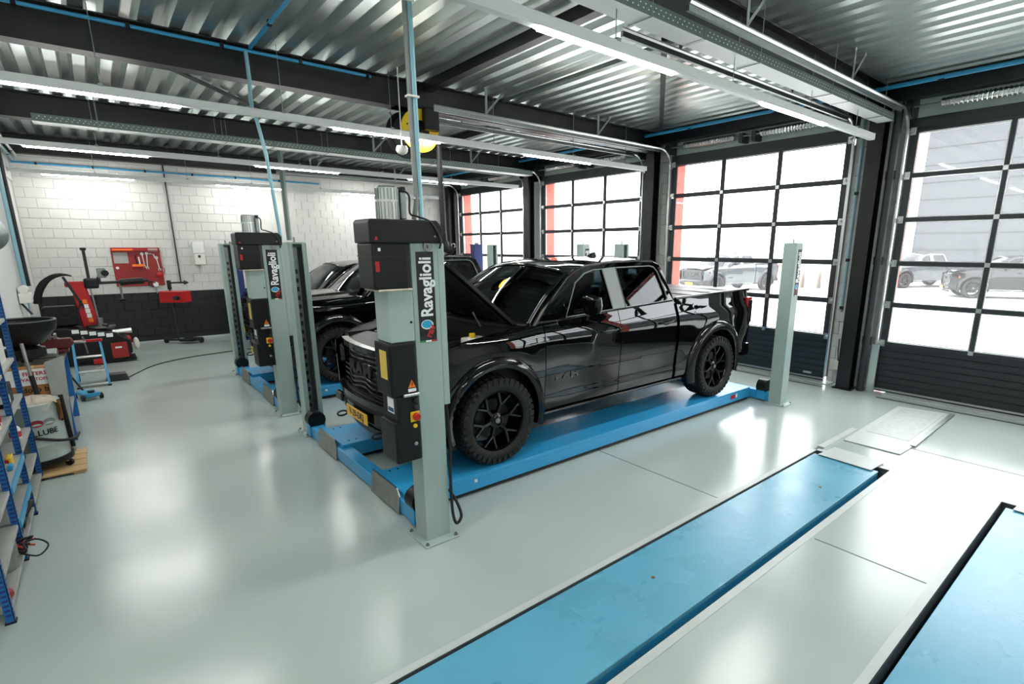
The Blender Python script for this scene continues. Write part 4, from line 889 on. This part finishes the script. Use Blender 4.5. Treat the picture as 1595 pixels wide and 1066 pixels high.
# ================= shelving and loose things =================
SX0, SX1 = -1.01, -.68
PY = [4.17, 5.02, 5.89, 6.77]
sh = thing('shelving_unit', 'long blue slotted-post shelving along the side wall', 'shelving', (0, 0, 0))
for y in PY:
    for x, s in ((SX1, -1), (SX0, 1)):
        b = MB(); b.box(min(x, x+s*.004), y-.02, 0, max(x, x+s*.004), y+.02, 2.05); b.box(min(x, x+s*.04), y-.02 if s < 0 else y-.02, 0, max(x, x+s*.04), y-.016, 2.05)
        p = b.build('post', M['shelf_blue'], sh)
        if s < 0:
            k = MB(); z = .05
            while z < 2.0: k.box(x-.0005, y-.008, z, x+.0012, y+.012, z+.012); k.box(x-.034, y-.0212, z, x-.008, y-.0198, z+.014); z += .032
            k.build('slots', M['dk_blue'], p, kind='stuff')
            MB().box(x-.045, y-.026, 0, x+.006, y+.024, .012).build('foot', M['plastic'], p)
LV = [.08, .29, .55, .88, 1.22, 1.58]
for i, (a, c) in enumerate(zip(PY, PY[1:])):
    for z in LV if i < 2 else LV:
        bd = MB().box(SX0+.01, a+.024, z-.03, SX1-.006, c-.024, z).build('shelf_board', M['shelf_board'], sh, bevel=.003)
    for z in (.29, .55) if i == 1 else (): MB().box(SX1-.004, a+.02, z-.05, SX1+.008, c-.02, z+.005).build('beam', M['blue_pipe'], sh)
def bottle(x, y, z, r, h, m, cap, lb, cat='bottle'):
    t = thing('bottle', lb, cat, (x, y, z), group='bottles on the blue shelving')
    MB().lathe([(r*.9, 0), (r, .01), (r, h*.7), (r*.8, h*.82), (r*.4, h*.88)], 16).build('body', M[m], t, smooth=40)
    MB().lathe([(r*.42, h*.88), (r*.42, h), (0, h)], 12).build('cap', M[cap], t, smooth=40)
    MB().lathe([(r+.001, h*.2), (r+.001, h*.55)], 16).build('paper_label', M['letter'] if m != 'white_pl' else M['red'], t, smooth=40)
bottle(-.74, 5.35, .88, .035, .19, 'red', 'red', 'red bottle on the upper shelf by the slotted post')
bottle(-.74, 5.45, .88, .035, .16, 'white_pl', 'red', 'white bottle with red cap on the upper shelf')
bottle(-.745, 5.56, .88, .035, .16, 'white_pl', 'green', 'white bottle with green cap on the upper shelf')
bottle(-.84, 5.50, .88, .04, .24, 'red', 'sign_black', 'tall red bottle behind the white ones')
bottle(-.74, 5.22, .88, .04, .12, 'white_pl', 'sign_black', 'short white tub with dark lid on the upper shelf')
bottle(-.75, 6.35, .55, .04, .14, 'white_pl', 'white_pl', 'small white bottle on the middle shelf of the end bay')
bottle(-.76, 6.2, .88, .05, .2, 'plastic', 'white_pl', 'black canister with white cap in the end bay')
def carton(x0, y0, z0, x1, y1, z1, m, lb, nm='carton', cat='box'):
    t = thing(nm, lb, cat, ((x0+x1)/2, (y0+y1)/2, z0)); w, d, h = (x1-x0)/2, (y1-y0)/2, z1-z0
    MB().box(-w, -d, 0, w, d, h).build('body', M[m], t, bevel=.004); MB().box(-.02, -d-.001, h*.0+.002, .02, d+.001, h+.0015).build('tape', M['wood'] if m != 'wood' else M['brown'], t)
    return t
carton(-.95, 5.1, .56, -.75, 5.4, .70, 'plastic', 'black plastic case on the middle shelf', 'case')
t = carton(-.80, 5.55, .55, -.71, 5.68, .62, 'yellow', 'small yellow box on the middle shelf'); MB().box(-.03, -.07, .03, .03, -.066, .06).build('print', M['red'], t)
carton(-.80, 5.45, .55, -.70, 5.52, .59, 'cyan', 'pale blue small box beside the yellow one')
carton(-.95, 6.2, .88, -.72, 6.5, 1.05, 'plastic', 'black crate on the upper shelf of the end bay', 'crate')
carton(-.92, 6.05, .29, -.74, 6.2, .50, 'green', 'green crate on the lower shelf of the end bay', 'crate')
carton(-.95, 6.4, .29, -.75, 6.65, .48, 'plastic', 'black bin on the lower shelf of the end bay', 'bin')
carton(-.95, 6.1, 1.22, -.72, 6.6, 1.42, 'white_pl', 'white box on the higher shelf of the end bay')
carton(-.95, 5.2, 1.22, -.72, 5.7, 1.45, 'plastic', 'black box on the higher shelf of the middle bay')
carton(-.95, 5.95, .08, -.72, 6.3, .25, 'steel', 'steel box on the bottom shelf of the end bay')
t = thing('power_tool', 'black and red power tool on the bottom shelf', 'tool', (-.80, 5.58, .08)); MB().box(-.1, -.18, 0, .1, .15, .16).build('body', M['plastic'], t, bevel=.03, seg=2); MB().box(-.09, -.12, .13, .11, .02, .19).build('housing', M['red'], t, bevel=.02); MB().tube(spline([(.1, -.15, .1), (.14, -.05, .16), (.12, .1, .1)], 5), .02, 8).build('handle', M['rubber'], t, smooth=50)
t = thing('tool_bag', 'black and red tool bag on the lower shelf', 'bag', (-.82, 5.20, .08)); MB().grid(lambda u, v: Vector((.13*math.cos(2*PI*u)*math.sin(PI*v)**.4, .16*math.sin(2*PI*u)*math.sin(PI*v)**.4, .09-.085*math.cos(PI*v))), 16, 8).build('body', M['plastic'], t, smooth=60); MB().tube(spline([(.1, -.1, .12), (.13, -.02, .18), (.1, .1, .1)], 5), .014, 6).build('strap', M['red'], t, smooth=50)
t = thing('metal_canister', 'round shiny metal canister on the bottom shelf near the camera', 'canister', (-.80, 4.78, .08)); MB().lathe([(.11, 0), (.115, .02), (.115, .16), (.10, .19), (0, .19)], 20).build('body', M['steel'], t, smooth=40); MB().lathe([(.03, .19), (.03, .22), (0, .22)], 12).build('lid', M['plastic'], t, smooth=40)
t = thing('cable_bundle', 'tangle of black and red cables hanging off the lower shelf', 'cable', (-.72, 4.93, .09))
for k in range(6):
    r = random.Random(k); pts = [(r.uniform(-.08, .10), r.uniform(-.09, .1), r.uniform(.0, .10)) for _ in range(6)]
    MB().tube(spline(pts, 6), .007, 6).build('cable', M['red' if k == 2 else 'rubber'], t, smooth=60)
MB().tube(spline([(0, 0, .05), (.1, .04, .07), (.17, -.02, .03), (.12, -.1, -.0), (.03, -.06, .03)], 7), .006, 6).build('cable', M['rubber'], t, smooth=60)
t = thing('red_rag', 'dark red rag on the shelf bottom edge at the frame corner', 'rag', (-.74, 4.32, .08)); MB().grid(lambda u, v: Vector((.06*math.cos(2*PI*u)*math.sin(PI*v)**.5, .07*math.sin(2*PI*u)*math.sin(PI*v)**.5, .03-.028*math.cos(PI*v)+.008*math.sin(9*u)*math.sin(PI*v))), 14, 6).build('cloth', M['dark_red'], t, smooth=60)
# grease drum on its dolly on a wooden board
t = thing('wooden_pallet', 'pale wooden board pallet under the drum', 'pallet', (-.62, 7.10, 0))
for i in range(4): MB().box(-.30, -.37+i*.19, .022, .26, -.20+i*.19, .04).build('plank', M['wood'], t, bevel=.003)
for x in (-.25, .2): MB().box(x-.04, -.36, 0, x+.04, .36, .022).build('bearer', M['wood'], t)
t = thing('lubricant_drum', 'pale grey lubricant drum on a black wheeled dolly', 'drum', (-.71, 7.08, .04))
MB().lathe([(.235, .10), (.245, .11), (.24, .25), (.245, .265), (.24, .28), (.238, .47), (.245, .485), (.24, .5), (.238, .66), (.245, .675), (.225, .68), (0, .675)], 40).build('shell', M['drum'], t, smooth=30)
MB().lathe([(.0, .06), (.26, .06), (.27, .07), (.27, .12), (.25, .12), (.25, .075), (0, .075)], 32).build('dolly_ring', M['plastic'], t, smooth=35)
for k in range(5):
    a = R(-30+72*k); MB().lathe([(.0, -.014), (.034, -.014), (.036, 0), (.034, .014), (0, .014)], 16, Matrix.Translation((.26*math.cos(a), .26*math.sin(a), .036)) @ Matrix.Rotation(a, 4, 'Z') @ Matrix.Rotation(R(90), 4, 'X')).build('castor', M['rubber'], t, smooth=40)
    MB().box(-.02, -.02, .05, .02, .02, .075, Matrix.Translation((.25*math.cos(a), .25*math.sin(a), 0))).build('castor_fork', M['steel'], t)
me = text_mesh('LLUBE', .075, fat=.002, ext=.001); put(me, Matrix.Rotation(R(90), 4, 'X'))
for v in me.vertices: a = R(-62)+v.co.x/.243; v.co = Vector((.2425*math.cos(a), .2425*math.sin(a), v.co.z+.40))
obj('lettering', me, M['sign_black'], t)
for k, (dx, m) in enumerate(((-.06, 'dark_red'), (.04, 'trim_grey'))):
    b = MB()
    def lg(u, v, q, dx=dx, rr=.244): a = R(-62)+(dx+u)/.243; return Vector(((rr+q)*math.cos(a), (rr+q)*math.sin(a), .50+v))
    b.plate([(.055*math.cos(q*PI/8), .035*math.sin(q*PI/8)) for q in range(16)], [], lg, .002); b.build('logo', M[m], t)
MB().tube(spline([(-.05, -.25, .40), (.08, -.26, .35), (.2, -.22, .30), (.30, -.12, .27), (.33, .02, .28)], 6), .015, 8).build('hose', M['rubber'], t, smooth=60)
MB().tube([(.25, .05, .7), (.265, -.02, .35), (.27, -.02, .16)], .02, 8).build('grease_gun', M['plastic'], t, smooth=40)
t = thing('oily_rag', 'crumpled dirty white rag draped over the drum', 'rag', (-.66, 7.02, .72))
def rag(u, v):
    a = 2*PI*u; r = .2*v; return Vector((r*math.cos(a)*1.0, r*math.sin(a)*.8, .07*(1-v)+.03*math.sin(5*a)*v*(1-v)*2+.02*math.sin(11*u*6)*v-.10*max(0, v-.75)*4*(.5+.5*math.sin(3*a))))
MB().grid(rag, 36, 10, lambda u, v: Vector((0, 0, .004))).build('cloth', M['rag'], t, smooth=60)
t = thing('brown_paper', 'torn oily brown paper hanging from the drum rim', 'paper', (-.50, 6.96, .60)); MB().grid(lambda u, v: Vector((.02+.015*math.sin(7*u+4*v), .09*u-.03, .12-.2*v+.02*math.sin(6*u))), 8, 8, lambda u, v: Vector((.004,0,0))).build('sheet', M['brown'], t, smooth=60)
t = carton(-.86, 7.50, 0, -.46, 7.66, .98, 'cardboard', 'cardboard waste box with red printing behind the drum', 'waste_box', 'box')
MB().box(-.20, -.082, .80, .20, -.0805, .97).build('white_panel', M['letter'], t)
for s, z, h, m in (('FILTERS', .92, .055, 'red'), ('AFVALSTOFFEN', .86, .045, 'red'), ('dorp bv', .75, .075, 'sign_black')):
    me = text_mesh(s, h, fat=.001, ext=.0005); put(me, frame((.02, -.084, z), (1,0,0), (0,0,1))); obj('lettering', me, M[m], t)
t = thing('sheet_metal', 'pale grey sheet metal panel leaning on the waste box', 'panel', (-.42, 7.42, 0)); MB().plate([(-.12, 0.0), (-.03, 0.0), (.03, 1.08), (-.13, 1.03)], [], lambda u, v, k: Vector((u, k+.055*v, v)), .004).build('sheet', M['shelf_board'], t)
# bench with vise and oil pan
t = thing('work_bench', 'blue framed workbench with a steel top beside the drum', 'bench', (-.72, 8.62, 0))
MB().box(-.28, -.65, .86, .28, .65, .90).build('top', M['steel'], t, bevel=.004); MB().box(-.24, -.6, .80, .25, -.1, .86).build('drawer', M['galv_dull'], t, bevel=.004)
for x in (-.24, .24):
    for y in (-.6, .6): MB().box(x-.035, y-.035, 0, x+.035, y+.035, .86).build('leg', M['shelf_blue'], t, bevel=.004)
MB().box(-.26, -.62, .25, .26, .62, .28).build('lower_shelf', M['shelf_board'], t)
t = thing('steel_case', 'flat steel case lying on the workbench', 'case', (-.70, 8.25, .905)); MB().box(-.2, -.2, 0, .22, .2, .13).build('body', M['galv_dull'], t, bevel=.01); MB().box(-.205, -.205, .08, .225, .205, .088).build('seam', M['black_steel'], t); MB().tube([(.22, -.05, .05), (.25, -.05, .05), (.25, .05, .05), (.22, .05, .05)], .006, 6).build('handle', M['steel'], t)
t = thing('bench_vise', 'maroon bench vise on the end of the workbench', 'vise', (-.50, 9.0, .905))
MB().box(-.10, -.09, 0, .10, .09, .04).build('base', M['maroon'], t, bevel=.008); MB().prism([(-.16,.04),(.10,.04),(.16,.10),(.14,.17),(.02,.17),(-.02,.20),(-.16,.20)], lambda u, v, k: Vector((u, k, v)), -.06, .06).build('body', M['maroon'], t, bevel=.015)
for x in (-.07, -.02): MB().box(x, -.085, .17, x+.025, .085, .235).build('jaw', M['steel'], t, bevel=.004)
MB().cyl((.14, 0, .11), (.27, 0, .10), .018, 10).build('screw', M['steel'], t); MB().cyl((.25, -.02, .17), (.27, .03, -.06), .009, 8).build('handle', M['steel'], t)
t = thing('oil_drain_pan', 'large black oil drain pan standing behind the shelving', 'drain pan', (-.70, 7.81, .0))
MB().lathe([(.05, 1.18), (.16, 1.22), (.28, 1.36), (.30, 1.44), (.305, 1.44), (.29, 1.35), (.17, 1.20), (.06, 1.16)], 36, closed=True).build('bowl', M['plastic'], t, smooth=35)
MB().tube([(.29*math.cos(k*PI/18), .29*math.sin(k*PI/18), 1.44) for k in range(36)], .012, 6, closed=True).build('rim_bead', M['dark_frame'], t, smooth=50)
MB().cyl((0, 0, 1.0), (0, 0, 1.2), .05, 14).build('stem', M['plastic'], t, smooth=40); MB().lathe([(.16, 1.05), (.17, 1.06), (.17, 1.15), (.05, 1.18)], 24).build('funnel_guard', M['plastic'], t, smooth=40)
MB().cyl((-.02, 0, .05), (0, 0, 1.05), .03, 12).build('column', M['steel'], t); MB().lathe([(.12, 0), (.12, .05), (0, .05)], 20).build('foot', M['plastic'], t, smooth=40)
t = thing('spray_lance', 'grey pressure lance leaning behind the shelf post', 'lance', (-.66, 7.40, 0)); MB().tube([(.0, 0, .9), (-.02, .05, 1.25)], .016, 8).build('barrel', M['steel'], t); MB().tube([(.02, 0, .62), (0, 0, .92)], .022, 8).build('grip', M['rubber'], t); MB().tube([(.03, 0, .005), (.02, 0, .64)], .010, 8).build('tube', M['rubber'], t)
# step stool
t = thing('step_stool', 'blue step stool with red top edge and bare metal treads', 'step stool', (-.28, 11.0, 0))
for x in (-.19, .19):
    MB().bar((x, -.02, 0), (x*.88, .26, .72), .03, .05, up=(0,1,0)).build('front_rail', M['blue_pipe'], t); MB().bar((x, .62, 0), (x*.88, .32, .70), .025, .03, up=(0,1,0)).build('rear_leg', M['shelf_blue'], t)
    MB().box(x-.025, -.05, 0, x+.025, .02, .025).build('foot', M['plastic'], t)
for z in (.04, .24, .47): MB().box(-.19, -.03+z*.39, z-.012, .19, .07+z*.39, z+.012).build('tread', M['alu'], t, bevel=.004)
MB().box(-.2, .22, .70, .2, .42, .72).build('platform', M['galv_dull'], t); MB().box(-.2, .20, .70, .2, .225, .745).build('red_edge', M['red'], t, bevel=.005); MB().bar((-.15, .6, .1), (.15, .15, .3), .02, .012).build('brace', M['alu'], t)
t = thing('trolley_jack', 'small blue trolley jack on the floor before the step stool', 'jack', (-.36, 10.2, 0), R(20)); MB().box(-.09, -.2, .05, .09, .15, .11).build('body', M['blue_pipe'], t, bevel=.012)
for y, r in ((-.15, .045), (.12, .04)):
    for x in (-.11, .11): MB().lathe([(0, -.015), (r, -.015), (r, .015), (0, .015)], 14, Matrix.Translation((x, y, r)) @ Matrix.Rotation(R(90), 4, 'Y')).build('wheel', M['rubber'], t, smooth=40)
MB().lathe([(.04, .11), (.045, .14), (0, .14)], 14, Matrix.Translation((0, -.14, 0))).build('saddle', M['black_steel'], t, smooth=40); MB().tube([(0, .12, .1), (-.1, .3, .42)], .014, 8).build('handle', M['black_steel'], t); MB().tube([(-.07, .25, .32), (-.12, .33, .48)], .024, 10).build('grip', M['rubber'], t)
t = thing('cable_ramp', 'grey wedge block on the floor beside the step stool', 'wedge', (.02, 11.35, 0)); MB().prism([(-.16, 0), (.16, 0), (.12, .12), (-.1, .12)], lambda u, v, k: Vector((u, k, v)), -.11, .11).build('body', M['dark_frame'], t, bevel=.008)
fc = MB().tube([(p.x, p.y, .009) for p in spline([(.16, 11.4, 0), (.6, 12.3, 0), (1.2, 12.75, 0), (1.99, 12.95, 0), (2.6, 13.0, 0), (3.2, 13.3, 0)], 8)], .009, 6).build('floor_cable', M['rubber'], smooth=60); tag(fc, 'thin black cable trailing across the floor to the second lift', 'cable')
# tyre changer
t = thing('tyre_changer', 'red and black tyre changer with swing arm against the block wall', 'tyre changer', (-.28, 13.4, 0))
cb = MB().prism([(-.55, .05), (.45, .05), (.62, .18), (.62, .42), (.40, .60), (-.30, .74), (-.55, .74)], lambda u, v, k: Vector((u, k, v)), -.32, .32).build('cabinet', M['plastic'], t, bevel=.03, seg=2)
for i in range(4): MB().box(.40, -.1+i*.0-.2, .30+i*.045, .625, .22, .318+i*.045).build('vent_slat', M['red'], t)
MB().box(.30, -.335, .10, .55, -.325, .40).build('front_badge', M['dark_red'], t); MB().box(.36, -.34, .29, .46, -.336, .32).build('badge_mark', M['letter'], t)
for i in range(5): MB().box(-.22+i*.12, -.329, .63-i*.028, -.12+i*.12, -.322, .70-i*.028).build('instruction_sticker', M['letter'], t)
MB().box(.0, -.30, .03, .66, .30, .06).build('plinth', M['black_steel'], t); MB().box(.0, -.36, .02, .14, -.30, .12).build('pedal', M['red'], t, bevel=.01)
MB().lathe([(.20, 0), (.22, .02), (.22, .05), (.08, .05), (.08, .08), (0, .08)], 24, Matrix.Translation((.22, 0, .66))).build('turntable', M['steel'], t, smooth=35)
for k in range(4): MB().box(.06, -.02, .70, .24, .02, .74, Matrix.Translation((.22, 0, 0)) @ Matrix.Rotation(k*PI/2+.4, 4, 'Z')).build('clamp_jaw', M['black_steel'], t, bevel=.006)
pc = MB().prism([(-.13, .6), (.13, .6), (.11, 1.5), (-.11, 1.5)], lambda u, v, k: Vector((u+.08-.1*(v-.6), k+.18, v)), -.09, .09).build('red_column', M['red'], t, bevel=.015)
for i, c in enumerate(('orange', 'letter', 'letter', 'letter', 'orange')): MB().box(.03-.1*(.15+i*.1)+.03, .085, .78+i*.09, .10-.1*(.15+i*.1)+.03, .089, .86+i*.09).build('warning_sticker', M[c], pc)
MB().box(-.2, .10, 1.46, .16, .28, 1.56).build('arm_head', M['red'], t, bevel=.02); MB().box(.08, .04, 1.42, .30, .26, 1.62).build('arm_housing', M['plastic'], t, bevel=.04, seg=2)
MB().box(.14, .12, 1.6, .19, .17, 2.16).build('lift_bar', M['black_steel'], t); MB().box(.12, .10, 2.14, .21, .19, 2.19).build('bar_stop', M['plastic'], t, bevel=.006)
MB().tube([(.28, .15, 1.52), (.7, .15, 1.53), (1.08, .15, 1.54)], .03, 10).build('swing_arm', M['black_steel'], t, smooth=40); MB().tube([(.62, .13, 1.52), (1.0, .13, 1.54)], .065, 14).build('arm_cylinder', M['plastic'], t, smooth=40)
MB().cyl((.62, .13, 1.2), (.62, .13, 1.5), .02, 10).build('helper_rod', M['steel'], t); MB().lathe([(.0, 0), (.05, .01), (.06, .05), (0, .07)], 14, Matrix.Translation((.62, .13, 1.14))).build('bead_roller', M['plastic'], t, smooth=40)
MB().box(.28, .08, 1.50, .34, .14, 1.64).build('regulator_post', M['black_steel'], t); MB().box(.30, .05, 1.62, .44, .16, 1.80).build('regulator', M['galv_dull'], t, bevel=.012); MB().cyl((.42, .05, 1.71), (.42, -.0, 1.71), .06, 16).build('gauge', M['plastic'], t, smooth=40)
MB().cyl((.20, .05, .70), (.16, .1, 1.46), .014, 8).build('mount_rod', M['steel'], t); MB().cyl((.21, .0, .70), (.21, .0, .86), .05, 14).build('mount_sleeve', M['steel'], t, smooth=40)
MB().cyl((.36, -.2, .58), (.66, -.2, .60), .05, 14).build('air_cylinder', M['alu'], t, smooth=40); MB().grid(lambda u, v: Vector((.70+.05*math.cos(2*PI*u)*math.sin(PI*v), -.15+.05*math.sin(2*PI*u)*math.sin(PI*v), .33+.12*-math.cos(PI*v))), 12, 8).build('paste_bucket', M['white_pl'], t, smooth=60)
ar = [(-.20-.42*math.cos(a), .05, 1.10+.60*math.sin(a)) for a in [R(8+k*10) for k in range(11)]]
MB().tube(ar, [.06]*5+[.05, .045, .04, .03, .02, .012], 10).build('bead_breaker_arm', M['plastic'], t, smooth=60); MB().bar((-.20, .05, 1.66), (.02, .1, 1.05), .03, .04).build('arm_link', M['black_steel'], t)
MB().tube(spline([(-.5, 0, 1.0), (-.3, -.05, .9), (-.1, 0, 1.0), (.0, .1, 1.2)], 6), .016, 8).build('air_hose', M['rubber'], t, smooth=60); MB().box(-.58, -.05, .74, -.1, .25, 1.12).build('roller_rest', M['plastic'], t, bevel=.03)
# wall tool board
t = thing('tool_board', 'dark red wall board hung with wrenches and gauges', 'tool board', (.33, YB-.05, 1.32)); MB().box(0, 0, 0, .90, .03, .87).build('board', M['dark_red'], t, bevel=.005)
MB().box(.0, -.06, .80, .90, 0, .81).build('top_lip', M['red'], t); MB().box(.03, -.02, .79, .40, -.002, .84).build('orange_level', M['orange'], t, bevel=.004); MB().box(.03, -.006, .52, .29, -.002, .76).build('paper_sheet', M['shelf_board'], t); MB().box(.68, -.01, .78, .86, -.002, .85).build('paper_note', M['shelf_board'], t)
MB().box(.34, -.10, .43, .56, 0, .45).build('tool_shelf', M['red'], t); MB().box(.34, -.10, .45, .56, -.095, .50).build('shelf_lip', M['orange'], t)
def spanner(x, z, L, ang, r=.03):
    m = Matrix.Translation((x, -.012, z)) @ Matrix.Rotation(R(ang), 4, 'Y'); b = MB()
    b.box(-.010, -.004, 0, .010, .004, L, m); b.lathe([(r*.45, -.005), (r, -.005), (r, .005), (r*.45, .005)], 12, m @ Matrix.Translation((0, 0, L)) @ Matrix.Rotation(R(90), 4, 'X'), closed=True); b.box(-r*.8, -.005, -.04, -r*.3, .005, .01, m); b.box(r*.3, -.005, -.04, r*.8, .005, .01, m)
    b.build('wrench', M['alu'], t)
spanner(.62, .42, .32, 4); spanner(.57, .45, .28, -3); spanner(.84, .38, .26, -6, .035)
MB().tube([(.45, -.06, .46), (.43, -.05, .58), (.42, -.05, .70)], [.03, .012, .012], 10).build('screwdriver', M['plastic'], t, smooth=40); MB().tube([(.49, -.06, .46), (.48, -.05, .66)], .012, 8).build('brush', M['letter'], t)
MB().tube(spline([(.68, -.02, .73), (.76, -.03, .71), (.78, -.03, .64)], 5), .014, 8).build('air_gun', M['alu'], t, smooth=40); MB().lathe([(.05, 0), (.06, .02), (.06, .05), (.02, .06)], 16, Matrix.Translation((.82, -.01, .25)) @ Matrix.Rotation(R(90), 4, 'X')).build('inflator', M['red'], t, smooth=40)
MB().lathe([(.055, 0), (.055, .03), (0, .03)], 16, Matrix.Translation((.72, -.01, .03)) @ Matrix.Rotation(R(90), 4, 'X')).build('gauge', M['letter'], t, smooth=40); MB().tube(spline([(.72, -.03, .06), (.62, -.04, .1), (.6, -.04, .02), (.68, -.04, -.03)], 6), .014, 8).build('gauge_hose', M['rubber'], t, smooth=60); MB().cyl((.72, -.03, -.02), (.72, -.03, -.18), .012, 8).build('gauge_stem', M['alu'], t); MB().lathe([(.03, 0), (.03, .006)], 14, Matrix.Translation((.07, -.001, .42)) @ Matrix.Rotation(R(90), 4, 'X')).build('magnet', M['letter'], t, smooth=40)
MB().tube(spline([(.88, -.02, .45), (.93, -.03, .36), (.90, -.03, .25)], 6), .008, 6).build('coiled_lead', M['dark_red'], t, smooth=60)
# headlamp tester
t = thing('lamp_tester', 'red headlamp tester box on a pole with a low wheeled base', 'lamp tester', (1.36, 14.85, 0), R(-38))
MB().box(-.38, -.05, .06, .38, .05, .10).build('base_bar', M['black_steel'], t, bevel=.008); MB().box(-.02, -.16, .06, .30, .16, .12).build('base_plate', M['plastic'], t, bevel=.01)
for x in (-.40, .40): MB().lathe([(0, -.02), (.07, -.02), (.07, .02), (0, .02)], 18, Matrix.Translation((x, 0, .072)) @ Matrix.Rotation(R(90), 4, 'Y')).build('wheel', M['rubber'], t, smooth=40)
MB().cyl((-.12, 0, .1), (-.14, 0, 1.42), .022, 10).build('pole', M['dark_frame'], t, smooth=40)
bx = MB().box(-.30, -.16, .96, .24, .14, 1.22).build('optic_box', M['red'], t, bevel=.012); MB().grid(lambda u, v: Vector((.08+.09*math.cos(2*PI*u)*v, -.163-.01*(1-v*v), 1.07+.05*math.sin(2*PI*u)*v)), 18, 3).build('lens', M['lamp_glass'], bx, smooth=50); MB().box(-.2, -.165, 1.18, 0, -.158, 1.20).build('top_seam', M['dark_red'], bx)
MB().bar((-.14, 0, 1.40), (.22, 0, 1.41), .03, .035).build('sight_arm', M['black_steel'], t); MB().box(-.17, -.03, 1.25, -.10, .03, 1.46).build('sight_block', M['black_steel'], t, bevel=.008); MB().tube([(.22, 0, 1.41), (.31, 0, 1.41)], [.05, .005], 10).build('sight_tip', M['black_steel'], t)
t = thing('paper_dispenser', 'white soap and paper dispenser on the block wall', 'dispenser', (2.0, YB-.008, 1.78)); MB().box(-.11, -.12, 0, .11, 0, .26).build('body', M['white_pl'], t, bevel=.02, seg=2); MB().box(-.12, -.10, .27, .12, 0, .54).build('upper_box', M['white_enamel'], t, bevel=.01); MB().box(-.03, -.124, .17, .02, -.12, .23).build('button', M['sign_black'], t); MB().cyl((.03, -.06, .0), (.035, -.06, -.14), .015, 8).build('paper_tail', M['letter'], t)
# left wall items
t = thing('convex_mirror', 'round grey convex mirror on the side wall above the shelving', 'mirror', (-.93, 9.0, 2.36)); MB().grid(lambda u, v: Vector((.22*math.cos(2*PI*u)*v, -.05*(1-v*v), .22*math.sin(2*PI*u)*v)), 28, 6, lambda u, v: Vector((0, .02, 0))).build('dome', M['galv_dull'], t, smooth=60); MB().tube([(0, .02, 0), (-.06, .05, .0), (-.10, .05, 0)], .012, 8).build('bracket', M['steel'], t)
t = thing('wall_cabinet', 'small white wall box with a roll on top', 'box', (-.97, 12.3, 1.30)); MB().box(-.05, -.16, 0, .10, .16, .16).build('body', M['white_pl'], t, bevel=.01); MB().cyl((.02, -.14, .22), (.02, .14, .22), .06, 18).build('roll', M['white_pl'], t, smooth=40); MB().bar((-.04, 0, -.01), (.06, 0, -.2), .03, .03).build('bracket', M['dark_frame'], t)
t = thing('wall_sign', 'white wall plate with upright blue marks in the corner', 'sign', (XL, 13.35, .95)); MB().box(0, -.17, 0, .02, .17, .50).build('plate', M['white_pl'], t)
for k in range(3): MB().box(.02, -.10+.07*k, .08+.03*k, .022, -.06+.07*k, .40-.02*k).build('blue_mark', M['cyan'], t)
t = thing('supply_box', 'small grey switch box at the foot of the pier between the near doors', 'box', (9.05, 3.35, .25)); MB().box(-.03, -.05, 0, .06, .05, .14).build('body', M['white_pl'], t, bevel=.006); MB().tube([(.0, .0, .14), (0, .02, .3), (.02, .03, .5)], .008, 6).build('lead', M['rubber'], t)
t = thing('foot_rail', 'low white track guard at the foot of the near door', 'guard', (9.0, 2.82, .0)); MB().box(-.03, -.06, 0, .02, .06, .75).build('guard_plate', M['alu'], t, bevel=.004)
